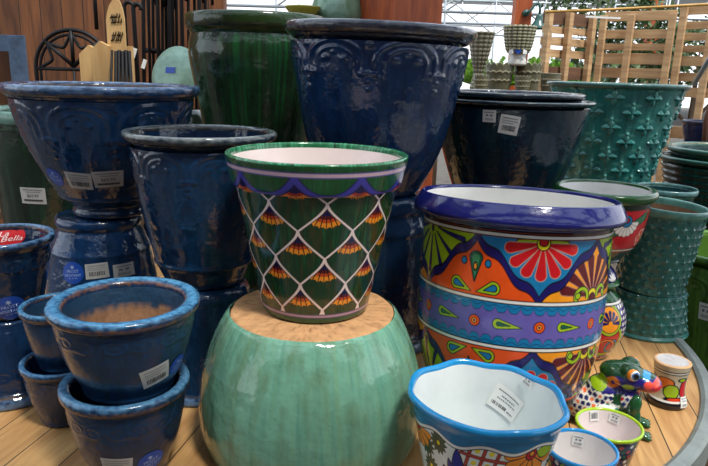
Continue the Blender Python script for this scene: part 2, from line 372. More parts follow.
# cedar wall at the back left
xw = P(214, 10, 4.7).x
m = MB(); m.box((xw - 4, 4.77, 1.8), (8, .1, 3.6)); tag(m.done('wall_left', M_CEDAR), kind='structure')
m = MB(); m.box((xw + .02, 4.7, 1.8), (.12, .12, 3.6), bev=.008); tag(m.done('trim_1', M_CEDAR), kind='structure')
# added unseen timber wall behind the viewer, a dark backdrop for glaze reflections
m = MB(); m.box((0, -3.2, 1.7), (14, .12, 3.4)); tag(m.done('added_wall_back', M_CEDAR), kind='structure')
# added unseen slotted boards overhead, to shade the pots and break up reflections
M_SHADE_BOARDS = mat('added_shade_boards', c3(96, 78, 62), .9, var=.4)
m = MB()
for k, y in enumerate((-2.9, -1.7, -.5, .9, 2.6)):
    m.box((0, y + .2, 3.4), (14, (.75, .6, .6, .5, .45)[k], .04))
for x in range(-6, 7, 2): m.box((x, .2, 3.3), (.08, 6.8, .14))
tag(m.done('ceiling', M_SHADE_BOARDS), kind='structure')
# greenhouse roof: film, hoops and purlins far behind
m = MB(); m.box((4, 26, 4.7), (40, 12, .03), None); tag(m.done('ceiling', M_FILM), kind='structure')
m = MB()
for Y in (8, 11, 15, 20):
    z = 1.48 + (75 - {8: 18, 11: 28, 15: 38, 20: 30}[Y]) / 640 * Y
    m.tube([(-2, Y, z), (12, Y, z)], .012 + Y * .0008)
    for x in range(-1, 12, 2):
        m.tube([(x, Y, z), (x + 1.0, Y, z + .7), (x + 2, Y, z)], .006 + Y * .0006, 6)
        m.tube([(x, Y, 0), (x, Y, z + 1)], .008 + Y * .0008, 6)
    m.tube([(-2, Y, z + .7), (12, Y, z + .72)], .01 + Y * .0008)
tag(m.done('trim_2', M_MET, smooth=True), kind='structure')

# round display table
TX, TY, TZ, TR = .01, 2.16, .6, 1.115
t = empty('display_table', (TX, TY, 0), 'long round-ended plank display table with a grey metal rim band, carrying all the pots', 'table')
seg = 128; OFF = lambda k: -.42 if seg / 4 < k < seg * 3 / 4 else 0
m = MB(); m.prism([(OFF(k) + TR * cos(2 * pi * k / seg), TR * sin(2 * pi * k / seg)) for k in range(seg)], (0, 0, TZ - .035), (1, 0, 0), (0, 1, 0), .035); m.done('tabletop', M_TABLE, t)
m = MB(); ring = []
pr = [(TR - .004, TZ - .08), (TR - .004, TZ + .008), (TR + .006, TZ + .014), (TR + .028, TZ + .012), (TR + .036, TZ + .004), (TR + .036, TZ - .08)]
for k in range(seg):
    a = 2 * pi * k / seg; ring.append([m.bm.verts.new((OFF(k) + r * cos(a), r * sin(a), z)) for r, z in pr])
for k in range(seg):
    A, B = ring[k], ring[(k + 1) % seg]
    for j in range(len(pr)): j2 = (j + 1) % len(pr); m.bm.faces.new((A[j], B[j], B[j2], A[j2]))
m.done('rim_band', M_ZINC, t, label='grey metal band round the table edge')
for k in range(4):
    a = pi / 4 + k * pi / 2; m = MB(); m.box((.75 * cos(a) - .2, .75 * sin(a), (TZ - .035) / 2), (.09, .09, TZ - .035), bev=.005); m.done('leg', M_BENCH, t)

# benches behind
def bench(x0, x1, y0, y1, z, label):
    t = empty('display_bench', ((x0 + x1) / 2, (y0 + y1) / 2, 0), label, 'bench'); w_, d_ = x1 - x0, y1 - y0
    m = MB(); m.box((0, 0, z - .02), (w_, d_, .04), bev=.004); m.done('bench_top', M_BENCH, t)
    for sx in (-1, 1):
        for sy in (-1, 1): m = MB(); m.box((sx * (w_ / 2 - .06), sy * (d_ / 2 - .06), (z - .04) / 2), (.08, .08, z - .04), bev=.004); m.done('leg', M_BENCH, t)
    return t
bench(.98, 2.5, 2.86, 4.0, .78, 'dark wooden bench behind the table under the embossed teal pot')
bench(-2.9, -.72, 3.31, 3.78, .70, 'dark wooden bench at the back left under the framed mirror and the pale dish')
bench(.45, 1.5, 4.3, 4.95, 1.36, 'tall wooden shelf bench carrying the grey-green hobnail and scalloped pots')

# ================================================================== BLUE POTS
def blue_col(base, edge=(96, 78, 52), sd=0):
    b = np.array(c3(*base)); e = np.array(c3(*edge))
    def f(ph, s, r, z):
        C = np.empty(ph.shape + (3,)); C[...] = b; C *= (1 + .35 * noise1(ph * 2, z, 1, sd)[..., None]); return np.clip(C, 0, 1)
    return f
def rim_col(base, hi, edge, sd=0, amt=.0):
    b, h, e = (np.array(c3(*q)) for q in (base, hi, edge))
    def f(ph, s, r, z):
        t = (s - s.min()) / (s.max() - s.min()); C = np.empty(ph.shape + (3,)); n = noise1(ph, s * 8, 1, sd) + .6 * noise1(ph * 3, s * 5, 2, sd + 1)
        C[...] = b; mixc(C, np.clip(1.3 - abs(t - .62) * 5 + n * .8, 0, 1), h)
        for tt in (.30, .88): mixc(C, np.clip(1.1 - abs(t - tt) * 16 + n * 1.3, 0, 1) * .85, e)
        return C
    return f
def swag(n, zc, hw, hh, amp, ph0=0., drop=True):
    def f(ph, s, r, z):
        p = 2 * pi / n; x = wrap(ph - ph0, p) / (p / 2); y = (z - zc) / hh; d = 0
        for R_, w_, k in ((.86, .075, 1.), (.56, .06, .8)):
            q = np.abs(np.hypot(x, np.maximum(y, -.1) * .92) - R_); d = d + k * np.exp(-(q / w_) ** 2) * (y > -.75) * np.clip(1 + y, 0, 1)
        for cx, cy, rr in ((.80, -.55, .13), (-.80, -.55, .13), (.3, .12, .12), (-.3, .12, .12), (0, .4, .09), (.98, .75, .12), (-.98, .75, .12)):
            d = d + np.exp(-((np.hypot(x - cx, y - cy)) / rr) ** 2)
        x2 = wrap(ph - ph0 + p / 2, p) / (p / 2)
        if drop:
            for cy, rr in ((-.5, .1), (-.85, .13), (-1.25, .08)): d = d + np.exp(-((np.hypot(x2, (y - cy) * .8)) / rr) ** 2)
        return amp * np.clip(d, 0, 1.2)
    return f
CLAYC = lambda ph, s, r, z: np.array(c3(150, 112, 82)) * (1 + .25 * noise1(ph * 3, z, 2, 5)[..., None])
def scroll(n, zc, hh, amp):
    def f(ph, s, r, z):
        p = 2 * pi / n; x = wrap(ph, p) / (p / 2); y = (z - zc) / hh
        d = np.exp(-((np.abs(np.hypot(np.abs(x) - .45, y * .8 - .1) - .38)) / .09) ** 2) * (y < .9) * (y > -.6) + np.exp(-((np.hypot(np.abs(x) - .42, y * .8 - .05)) / .14) ** 2)
        d = d + np.exp(-(np.hypot(x, y + .2) / .18) ** 2) + np.exp(-((np.abs(y - 1.0 + .25 * np.cos(x * pi))) / .1) ** 2) * .7
        return amp * np.clip(d, 0, 1)
    return f
RIM_IN = [(.86, .985), (.84, .9)]
def rimprof(d=.07, w=.93, t=.12):
    return [(w - .03, 1 - d * 1.5), (w, 1 - d * 1.35), (w + .01, 1 - d * 1.15), (.985, 1 - d), (1, 1 - d * .6), (1, 1 - d * .25), (.975, 1), (1 - t * .6, 1.0), (1 - t, .995 - d * .15), (1 - t - .012, 1 - d * .8)]
BIGBOWL = [(0, 0), (.36, 0), (.40, .015), (.41, .045), (.385, .07), (.40, .10), (.50, .145), (.535, .16), (.535, .175), (.535, .185), (.68, .36), (.80, .56), (.88, .75), (.92, .86), (.93, .895)]
MEDIUM = [(0, 0), (.50, 0), (.52, .01), (.56, .05), (.635, .135), (.67, .15), (.67, .165), (.66, .18), (.74, .35), (.82, .55), (.88, .75), (.895, .86), (.90, .905)]
FLOWER = [(0, 0), (.54, 0), (.60, .02), (.62, .05), (.61, .09), (.74, .28), (.84, .5), (.895, .7), (.915, .82), (.915, .87)]
JARDIN = [(0, 0), (.55, 0), (.60, .02), (.62, .07), (.66, .12), (.74, .3), (.82, .55), (.87, .75), (.89, .83), (.90, .895)]
def inner_of(outer, t=.12, top=.93):
    L = [(1 - t - .012, top)]; o = [p for p in outer if p[1] > .1 and p[1] < .85 and p[0] > .3][::-1]
    L += [(max(.05, p[0] - t * .8), p[1]) for p in o[::2]]; L += [(max(.04, o[-1][0] - t), .08), (0, .07)]; return L
BL = (24, 58, 96); DK = (17, 42, 84)
def bluepot(name, X, Y, z0, z1, R, outer, label, flip=False, base=BL, hi=(96, 130, 170), edge=(104, 84, 60), d=.07, t=.12, relief=None, nphi=200, ns=80,
            intr='blue', group=None, sd=0, m=None, w=.93, rb=None):
    m = m or M_BLUE; inn = inner_of(outer, t, 1 - d * .8)
    def glazed_top(ph, s, r, z):                     # glaze runs a little way down the raw clay inside
        C = np.empty(ph.shape + (3,)); C[...] = CLAYC(ph, s, r, z); mixc(C, np.clip((z / (z1 - z0) - .70 - .03 * noise1(ph, z, 1, 7)) * 40, 0, 1), c3(26, 60, 88)); return C
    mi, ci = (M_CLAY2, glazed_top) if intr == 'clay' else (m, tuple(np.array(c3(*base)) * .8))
    H = z1 - z0; rel = relief
    return pot(name, X, Y, z0, z1, R, outer, rimprof(d, w, t), inn, m, blue_col(base, sd=sd), m, rim_col(rb or base, hi, edge, sd), mi, ci, label, flip, nphi, ns, rel, group=group)

# left: wide bowl on an upturned pot
p = bluepot('glazed_planter', -.769, 1.98, 1.022, 1.421, .283, BIGBOWL, 'wide cobalt blue planter at top left with a round blue sticker and two price tags', d=.075,
            relief=swag(8, .285, .1, .065, .0032, rad(-17)), nphi=420, ns=150, hi=(112, 142, 178))
stick(p, 'round_sticker', 55, 177, .062, .062, -8, 'round', label='round blue sticker with white lettering')
stick(p, 'price_tag', 79, 181, .074, .058, -4, 'barcode'); stick(p, 'price_tag', 108, 179, .082, .056, 3, 'price')
UPT = [(0, 0), (.36, 0), (.37, .04), (.52, .12), (.56, .14), (.56, .17), (.62, .4), (.74, .7), (.9, .9)]
stand1 = bluepot('glazed_planter', -.812, 1.98, .6, 1.022, .205, [(0, 0), (.60, 0), (.64, .03), (.64, .07), (.60, .09), (.64, .12), (.72, .235), (.75, .25), (.75, .265), (.74, .275), (.82, .5), (.88, .75), (.91, .86), (.93, .895)],
               'upturned cobalt blue pot under the wide blue planter, behind the small pots', True, base=(26, 58, 98), relief=None, ns=90)
stick(stand1, 'round_sticker', 73, 273, .068, .068, 6, 'round', label='round blue sticker with white lettering'); stick(stand1, 'price_tag', 97, 271, .066, .046, 4, 'barcode'); stick(stand1, 'price_tag', 124, 270, .066, .04, 0, 'small')
# medium pot on an upturned pot
p = bluepot('glazed_planter', -.412, 1.70, .905, 1.317, .200, MEDIUM, 'dark blue tapered planter with a worn pale rim, left of the peacock-patterned pot', d=.05, rb=(36, 44, 52), base=(20, 50, 80), hi=(120, 128, 128), edge=(70, 62, 50),
            relief=swag(8, .325, .1, .045, .0028, .2), nphi=360, ns=140)
bluepot('glazed_planter', -.416, 1.70, .6, .905, .172, [(0, 0), (.60, 0), (.70, .03), (.74, .10), (.72, .14), (.78, .35), (.84, .6), (.88, .8), (.9, .86), (.92, .895)], 'upturned dark blue pot beneath the tapered planter, beside the jade green jar', True, base=(22, 50, 80), ns=80)
# centre: the tallest
p = bluepot('glazed_planter', .061, 2.05, 1.105, 1.613, .292, [(0, 0), (.45, 0), (.50, .01), (.55, .06), (.66, .18), (.75, .33), (.83, .52), (.88, .7), (.915, .84), (.925, .895)],
            'large navy blue glazed planter with embossed arches, standing highest in the middle', d=.06, rb=(46, 50, 60), base=(20, 46, 82), hi=(104, 108, 116), edge=(92, 70, 48), relief=swag(8, .400, .1, .058, .0048, rad(-28)), nphi=520, ns=200)
p['root'].rotation_euler.y = rad(1.2); p['root'].location.x -= .008
bluepot('glazed_planter', .075, 2.05, .6, 1.105, .205, [(0, 0), (.70, 0), (.78, .015), (.80, .09), (.76, .12), (.80, .17), (.83, .21), (.83, .23), (.80, .25), (.84, .5), (.88, .75), (.9, .86), (.92, .895)],
        'upturned dark blue pot under the tallest planter, behind the jade green jar', True, base=(18, 42, 70), ns=90)
# front-left stack of two
p1 = bluepot('glazed_flowerpot', -.488, 1.27, .6, .818, .136, FLOWER, 'small dark blue flowerpot at the bottom of the front left stack, holding another pot', d=.10, t=.18, base=(20, 44, 70), hi=(84, 132, 168), edge=(112, 72, 40),
             relief=scroll(8, .15, .025, .0012), nphi=360, ns=110, m=M_BLUE2, w=.92)
stick(p1, 'round_sticker', 151, 461, .058, .058, 14, 'round', label='round blue sticker with white lettering'); stick(p1, 'price_tag', 117, 466, .062, .045, -3, 'barcode')
p2 = bluepot('glazed_flowerpot', -.479, 1.27, .800, 1.002, .155, FLOWER, 'small blue flowerpot on top of the front left stack, bright rim and bare clay inside', d=.10, t=.21, base=(22, 48, 74), hi=(86, 148, 190), edge=(120, 78, 44),
             relief=scroll(8, .145, .028, .0014), nphi=400, ns=120, intr='clay', m=M_BLUE2, w=.92)
stick(p2, 'price_tag', 156, 375, .060, .052, 14, 'barcode'); stick(p2, 'round_sticker', 177, 364, .048, .048, 20, 'round', label='round blue sticker with white lettering')
# small stack behind it
q1 = bluepot('glazed_flowerpot', -.722, 1.47, .6, .762, .098, FLOWER, 'little blue pot at the bottom of the stack behind the front left stack', d=.10, t=.16, base=(20, 44, 74), hi=(70, 118, 160), edge=(92, 66, 44), relief=scroll(7, .11, .02, .001), nphi=260, ns=80, m=M_BLUE2, w=.92)
bluepot('glazed_flowerpot', -.716, 1.47, .745, .908, .092, FLOWER, 'little blue pot nested on top of another, half hidden behind the front left stack', d=.10, t=.16, base=(22, 50, 80), hi=(84, 140, 180), edge=(98, 70, 48), nphi=260, ns=80, intr='clay', m=M_BLUE2, w=.92)
# left edge stack
p = bluepot('glazed_planter', -.925, 1.62, .822, 1.039, .129, JARDIN, 'navy planter cut by the left edge with a red oval label inside its rim', d=.09, t=.15, base=(18, 40, 68), hi=(86, 124, 164), edge=(84, 66, 48), relief=scroll(7, .15, .03, .002), nphi=300, ns=100)
stick(p, 'red_label', 9, 236, .088, .056, 4, 'red', 'inner', label='red round label with white script')
stick(p, 'round_sticker', 10, 308, .072, .072, 8, 'round', label='round blue sticker with white lettering')
bluepot('glazed_planter', -.935, 1.62, .6, .822, .148, JARDIN, 'upturned navy pot at the left edge beneath the one with the red label', True, base=(20, 46, 78), d=.12, t=.15, relief=scroll(7, .08, .03, .002), nphi=300, ns=90)

# ================================================================== GREEN AND TEAL POTS BEHIND
GREENJ = [(0, 0), (.6, 0), (.66, .02), (.74, .2), (.84, .45), (.93, .66), (.965, .76), (.96, .83), (.92, .885), (.915, .90)]
def streak(base, hi, k=1.):
    b, h = np.array(c3(*base)), np.array(c3(*hi))
    def f(ph, s, r, z):
        C = np.empty(ph.shape + (3,)); C[...] = b; mixc(C, np.clip(noise1(ph * 5, z * .15, k, 3) * 2.2, 0, 1) * .8, h); return C
    return f
def greenpot(name, X, Y, z0, z1, R, outer, label, flip=False, base=(30, 52, 34), hi=(28, 92, 48), rimc=(40, 62, 32), d=.09, m=None, disp=None, nphi=200, ns=80, t=.1, edge=(46, 40, 26), intr=None):
    m = m or M_GREEN
    return pot(name, X, Y, z0, z1, R, outer, rimprof(d, .93, t), inner_of(outer, t, 1 - d * .8), m, streak(base, hi), m, rim_col(rimc, rimc, edge), m if intr is None else M_CLAY, c3(*base) if intr is None else CLAYC, label, flip, nphi, ns, disp)
greenpot('glazed_planter', -.385, 2.5, 1.08, 1.668, .262, GREENJ, 'tall dark green glazed planter with a mossy rolled rim, behind the tapered blue pot')
greenpot('glazed_planter', -.385, 2.5, .6, 1.08, .22, JARDIN, 'upturned dark green pot hidden low under the tall green planter', True)
p = greenpot('glazed_planter', -1.225, 2.70, .60, P(0, 106, 2.7).z, .31, [(0, 0), (.7, 0), (.75, .02), (.79, .12), (.8, .15), (.84, .165), (.82, .18), (.88, .5), (.94, .75), (.95, .89)], 'dark green pot with a price tag at far left, behind the wide blue planter', base=(22, 44, 34), hi=(26, 64, 44), rimc=(90, 126, 116))
stick(p, 'price_tag', 33, 196, .10, .065, 0, 'price')
# dark teal wide pot
p = bluepot('glazed_planter', .553, 2.36, 1.0, 1.400, .292, [(0, 0), (.5, 0), (.56, .02), (.62, .12), (.74, .36), (.85, .62), (.91, .8), (.935, .935)],
            'wide dark blue-black planter with two white price tags on its wall, behind the painted pots', d=.032, base=(14, 44, 58), hi=(80, 96, 96), edge=(60, 56, 46), sd=4, w=.95)
stick(p, 'price_tag', 489, 116, .044, .040, 0, 'small', mats=(M_LABELW, M_INK, M_INK2)); stick(p, 'price_tag', 509, 125, .063, .063, -8, 'barcode', mats=(M_LABELW, M_INK, M_INK2))
bluepot('glazed_planter', .545, 2.36, 1.34, 1.425, .262, [(0, 0), (.8, 0), (.85, .1), (.9, .5), (.95, .7)], 'dark blue-black bowl nested inside the wide dark planter, only its rim showing', d=.2, base=(14, 40, 54), hi=(86, 96, 92), edge=(60, 56, 46), sd=4, ns=20, w=.95)
bluepot('glazed_planter', .553, 2.36, .6, 1.0, .22, JARDIN, 'upturned dark blue pot low under the wide dark planter', True, base=(14, 40, 54))
# embossed teal
def star_em(n, rows, z_top, dz, amp, sx=.062, ph0=0.):
    def f(ph, s, r, z):
        d = 0
        for k in range(rows):
            zc = z_top - k * dz; p = 2 * pi / n; x = wrap(ph - ph0 - (k % 2) * p / 2, p) * r; y = z - zc
            for ux, uy, q_ in ((1, 0, 1.25), (-1, 0, 1.25), (0, 1, 1), (0, -1, 1)):
                a = x * ux + y * uy; b = -x * uy + y * ux; tt = a / (sx * .5 * q_); wd = .012 * np.sin(np.pi * np.clip(tt, 0, 1)) + 1e-4
                d = np.maximum(d, np.clip(1 - np.abs(b) / wd, 0, 1) * ((tt > 0) & (tt < 1)))
            d = np.maximum(d, np.clip(1 - np.hypot(x, y) / .007, 0, 1)); d = np.maximum(d, .8 * np.clip(1 - np.hypot(x, y - .036) / .008, 0, 1))
        return amp * d ** .6
    return f
def teal_em_col(ph, s, r, z):
    C = np.empty(ph.shape + (3,)); C[...] = c3(44, 124, 118); mixc(C, np.clip(noise1(ph * 6, z * .2, 1, 8) * 2, 0, 1) * .7, c3(26, 84, 84)); mixc(C, np.clip((star_em(11, 9, .60, .062, 1.)(ph, s, r, z) - .35) * 2, 0, 1) * .8, c3(84, 156, 144)); return C
pot('embossed_planter', 1.155, 2.95, .96, 1.462, .302, [(0, 0), (.55, 0), (.58, .02), (.66, .25), (.80, .62), (.93, .93), (.95, .955)], [(.95, .955), (.985, .965), (1, .98), (1, .995), (.985, 1), (.96, 1), (.945, .985), (.93, .94)],
    [(.93, .94), (.75, .6), (.6, .25), (.5, .06), (0, .05)], M_TEAL, lambda *a: teal_em_col(*a), M_TEAL, c3(70, 110, 104), M_TEAL, c3(26, 80, 80), 'large teal flared planter embossed with rows of four-petal stars',
    nphi=760, ns=260, disp=star_em(11, 8, .445, .062, .009))
greenpot('glazed_planter', 1.155, 2.95, .78, .96, .2, JARDIN, 'upturned dark teal pot low under the embossed teal planter', True, base=(14, 44, 46), hi=(18, 62, 60), m=M_TEAL)
# dark ribbed teal pots, blue nest and glassy rimmed pot at right
def ribs(n, amp): return lambda ph, s, r, z: amp * np.sin(s * n) ** 2
RX, RY = P(725, 156, 3.1).x, 3.1
greenpot('glazed_planter', RX, RY, .78, P(725, 157, RY).z, .30, JARDIN, 'dark teal ribbed planter at the right edge beyond the embossed one', base=(14, 48, 44), hi=(20, 84, 66), rimc=(44, 90, 80), m=M_TEAL, disp=ribs(100, .008), d=.06, edge=(110, 110, 90))
z_ = P(725, 157, RY).z; greenpot('glazed_planter', RX + .02, RY, z_ - .09, z_ + .045, .285, [(0, 0), (.8, 0), (.84, .1), (.88, .5), (.9, .85)], 'second dark teal planter nested inside the ribbed one, pale worn lip', base=(14, 48, 44), rimc=(70, 110, 100), m=M_TEAL, d=.16, edge=(140, 130, 100))
gx = P(672, 187, 2.6)
p = greenpot('glazed_planter', gx.x + .005, 2.66, .6, gx.z - .01, .125, JARDIN, 'teal pot with a translucent glassy rim behind the tan-lined hourglass planter', base=(18, 60, 62), hi=(30, 90, 88), rimc=(96, 140, 140), m=M_TEAL, d=.05, t=.06)
# hourglass pair with puckered texture
def pucker(n, dz, amp):
    def f(ph, s, r, z):
        p = 2 * pi / n; row = np.floor(s / dz); x = wrap(ph + (row % 2) * p / 2, p) / (p / 2); y = (s / dz - row - .5) * 2
        return amp * (1.15 - np.clip(np.abs(x) ** .7 + np.abs(y) ** .7, 0, 1.15)) 
    return f
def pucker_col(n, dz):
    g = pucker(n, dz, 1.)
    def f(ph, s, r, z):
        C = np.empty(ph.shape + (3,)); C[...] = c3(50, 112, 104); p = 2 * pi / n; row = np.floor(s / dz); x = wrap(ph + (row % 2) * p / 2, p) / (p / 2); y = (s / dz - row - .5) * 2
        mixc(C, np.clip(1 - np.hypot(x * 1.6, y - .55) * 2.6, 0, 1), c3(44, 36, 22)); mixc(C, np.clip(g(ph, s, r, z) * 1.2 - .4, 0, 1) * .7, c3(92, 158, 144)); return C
    return f
HX, HY = P(666, 203, 2.2).x + .003, 2.2; HZ = P(666, 203, 2.2).z; WZ = P(650, 287, HY).z; k_ = 2.2 / 2.1
HOURT = [(0, 0), (.82, 0), (.84, .02), (.82, .04), (.84, .2), (.89, .55), (.93, .82), (.94, .90)]
def hour_rim(o): return [(.94, .90), (.95, .915), (.98, .925), (1, .95), (1, .98), (.985, 1), (.93, 1), (.90, .99), (.89, .96), (.89, .92)]
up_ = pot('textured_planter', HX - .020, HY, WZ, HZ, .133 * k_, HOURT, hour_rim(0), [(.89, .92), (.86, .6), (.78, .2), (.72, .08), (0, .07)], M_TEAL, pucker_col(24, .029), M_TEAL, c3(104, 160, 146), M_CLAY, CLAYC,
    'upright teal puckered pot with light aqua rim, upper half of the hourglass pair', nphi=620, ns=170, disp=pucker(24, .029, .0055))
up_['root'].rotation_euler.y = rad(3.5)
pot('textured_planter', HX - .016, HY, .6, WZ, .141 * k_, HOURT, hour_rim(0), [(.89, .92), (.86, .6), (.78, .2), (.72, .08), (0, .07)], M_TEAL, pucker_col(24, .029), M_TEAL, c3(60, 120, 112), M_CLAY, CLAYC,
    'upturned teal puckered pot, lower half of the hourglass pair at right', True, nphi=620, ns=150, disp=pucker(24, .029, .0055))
# green pot with saucer on the floor at right
gb = P(722, 350, 2.85); GZ = gb.z
t_ = greenpot('glazed_planter', 1.535, 2.45, .40, .85, .30, [(0, 0), (.74, 0), (.78, .02), (.80, .08), (.86, .35), (.93, .62), (.96, .8), (.97, .90)], 'moss green planter on a saucer at the right edge', base=(84, 124, 48), hi=(104, 146, 58), rimc=(96, 142, 60), d=.06,
              disp=swag(10, .32, .1, .05, .006, .1), nphi=400, ns=120, edge=(60, 80, 30))
lathe('saucer', [(0, -.05), (.24, -.05), (.28, -.035), (.305, -.005), (.31, .005), (.295, .004), (.27, -.02), (0, -.025)], M_GREEN, t_['root'], streak((84, 124, 48), (100, 140, 56)), 160, 40)
stick(t_, 'price_tag', 706, 312, .05, .07, 0, 'small', mats=(M_LABELW, M_INK, M_INK2))
m = MB(); m.box((1.535, 2.6, .17), (.62, .9, .34), bev=.006); tag(m.done('low_plinth', M_BENCH), 'low dark wooden plinth beside the table carrying the moss green planter', 'plinth')

# ================================================================== JADE GREEN JAR AND PEACOCK POT
def cel_col(ph, s, r, z):
    C = np.empty(ph.shape + (3,)); C[...] = c3(112, 164, 140); mixc(C, np.clip(noise1(ph * 4, z * .4, 1, 2) * 1.8, 0, 1) * .6, c3(66, 130, 112))
    mixc(C, np.clip(noise1(ph * 7, z * .2, 1, 12) * 2 - .3, 0, 1) * .5, c3(120, 160, 112)); return C
t = root_at('glazed_jar', -.092, 1.42, .6, 'big round jade green jar turned upside down, bare clay foot upward, under the peacock pot', 'jar')
H = .334
body = [(.20, .0), (.244, .0), (.252, .008), (.263, .04), (.268, .08), (.268, .12), (.262, .175), (.246, .235), (.223, .292), (.204, .325), (.198, .331), (.193, .334)]
lathe('body', body, M_CELADON, t, cel_col, 300, 110, disp=lambda ph, s, r, z: .0015 * noise1(ph, z, .3, 4))
def foot_edge(ph, s, r, z): return (1 + .02 * noise1(ph * 1, r * 0, 1, 9) * (r > .12), 0 * r)
def clay_top(ph, s, r, z):
    C = np.empty(ph.shape + (3,)); C[...] = c3(200, 152, 104); mixc(C, np.clip(noise1(ph * 3, r, 2, 6) * 2, 0, 1) * .6, c3(160, 112, 70)); mixc(C, np.clip(noise1(ph * 9, r, 2, 16) * 3 - .8, 0, 1) * .6, c3(120, 70, 40)); return C
lathe('foot_disc', [(.192, H - .003), (.192, H - .001), (.188, H + .0005), (.15, H + .001), (.0, H + .001)], M_CLAY, t, clay_top, 200, 40, disp=foot_edge, label='bare sandy clay base of the jar')
lathe('interior', [(.0, H - .02), (.17, H - .03), (.235, .19), (.245, .13), (.235, .05), (.21, .012), (.20, 0)], M_CELADON, t, c3(90, 140, 118), 100, 30)

PG = c3(26, 58, 34); PGD = c3(20, 50, 26); PLIL = c3(206, 176, 190); PBL = c3(62, 58, 150); NAVY = c3(24, 16, 66)
def ogee(v): v = np.clip(v, 0, 1); return v ** 2.0 * (1 + 1.05 * (1 - v) - .35 * v * (1 - v))
def pea_col(ph, s, r, z):
    C = np.empty(ph.shape + (3,)); C[...] = PG; mixc(C, np.clip(noise1(ph * 2, z * 1.5, 1, 21) * 2.4, 0, 1) * .85, c3(58, 58, 32)); mixc(C, np.clip(noise1(ph * 5, z, 1, 22) * 2 - .2, 0, 1) * .6, c3(28, 98, 56))
    n = 9; p = 2 * pi / n; dz = .0635; z_top = .284; ph = ph - rad(7)
    W = c3(238, 216, 208)
    for k in range(-1, 6):
        zc = z_top - k * dz + (.002 * k); off = (k % 2) * p / 2; u = wrap(ph - off, p) / (p / 2)         # k even: columns at 0; odd: shifted
        v = (zc - z) / dz; ax = np.abs(u)
        # fan hanging in the tip of the scale
        x = u * p / 2 * r; y = zc - z; rr = np.hypot(x * .95, y); ang = np.arctan2(x, y); R0 = .054
        inside = (rr < R0 * (1 + .03 * np.cos(ang * 26))) & (ax < (ogee(v)) * .98 + .01) & (v > 0)
        mixc(C, inside * 1., c3(240, 148, 40)); mixc(C, (inside & (rr < R0 * .80)) * 1., c3(196, 74, 26)); mixc(C, (inside & (rr < R0 * .66)) * 1., c3(92, 22, 24)); mixc(C, (inside & (rr < R0 * .52)) * 1., NAVY)
        rays = inside & (rr > R0 * .5) & (np.abs(((ang / rad(13)) + .5) % 1 - .5) * rad(13) * rr < .0011); mixc(C, rays * 1., c3(30, 12, 12))
    for k in range(-1, 6):
        zc = z_top - k * dz + (.002 * k); off = (k % 2) * p / 2; u = wrap(ph - off, p) / (p / 2); v = (zc - z) / dz; ax = np.abs(u)
        ok = (v > 0) & (v <= 1.0); d = np.abs(ax - ogee(v)) * p / 2 * r * .8
        mixc(C, np.clip(.5 - (d - .0044) / AA, 0, 1) * ok, INK); mixc(C, np.clip(.5 - (d - .0026) / AA, 0, 1) * ok, W)
    put(C, np.abs(z - .010) - .009, c3(30, 80, 50)); put(C, np.abs(z - .020) - .004, c3(170, 140, 160), c3(60, 60, 90)); return C
def pea_band(ph, s, r, z):
    C = np.empty(ph.shape + (3,)); C[...] = c3(28, 78, 42); mixc(C, np.clip(noise1(ph * 4, z, 1, 31) * 2, 0, 1) * .6, c3(48, 62, 30)); mixc(C, np.clip(noise1(ph * 5, z, 1, 33) * 2, 0, 1) * .5, c3(30, 104, 62))
    p = 2 * pi / 9; u = wrap(ph + rad(13), p) / (p / 2)
    x = u * p / 2 * r; y = .336 - z                     # tips of the scallops
    sc = .001 + (1 - (1 - np.abs(u)) ** 2.6) * .037      # depth of the scallop edge below the tips
    under = z < .336 - sc + .001
    mixc(C, under * 1., c3(226, 110, 40)); rr = np.hypot(x, z - .328); 
    mixc(C, (under & (rr < .030)) * 1., c3(150, 40, 26)); mixc(C, (under & (rr < .024)) * 1., NAVY)
    put(C, np.abs(z - (.336 - sc)) / (1 + 2.5 * (1 - np.abs(u)) ** 2) - .0040, PBL, c3(28, 26, 70), .0008)
    put(C, np.abs(z - .3425) - .0048, PLIL, c3(96, 84, 150), .0012); return C
X, Y, z0, z1, R = -.088, 1.44, .9362, 1.300, .205
t = root_at('peacock_flowerpot', X, Y, z0, 'tall green flowerpot painted with peacock feather scales, standing on the jade green jar', 'plant pot')
zz = z1 - z0
po = [(0, 0), (.118, 0), (.124, .003), (.127, .012), (.130, .03), (.150, .13), (.1655, .21), (.1805, .285), (.1835, .297)]
lathe('body', po, M_PAINT, t, pea_col, 1100, 330)
pbnd = [(.1835, .297), (.187, .2955), (.190, .298), (.1925, .303), (.2005, .340), (.2040, .353), (.205, .358), (.205, .361)]
lathe('painted_band', pbnd, M_PAINT, t, pea_band, 1100, 110, label='flared green band with a lilac stripe and blue scallops')
def pea_lip(ph, s, r, z):
    C = np.empty(ph.shape + (3,)); C[...] = c3(34, 104, 66); n = noise1(ph * 4, z, 1, 41) + .5 * noise1(ph * 13, z, 1, 42); mixc(C, np.clip(n * 2.5, 0, 1), c3(70, 150, 110)); mixc(C, np.clip(noise1(ph * 8, z, 1, 43) * 3 - .6, 0, 1), c3(24, 40, 26)); return C
lathe('rim', [(.205, .361), (.2045, .364), (.201, .3655), (.196, .365), (.193, .361), (.192, .352)], M_PAINT, t, pea_lip, 300, 20)
lathe('interior', [(.192, .352), (.186, .32), (.172, .25), (.130, .06), (.115, .015), (0, .012)], M_WHITE, t, c3(226, 212, 208), 160, 40, label='pinkish white glazed inside')

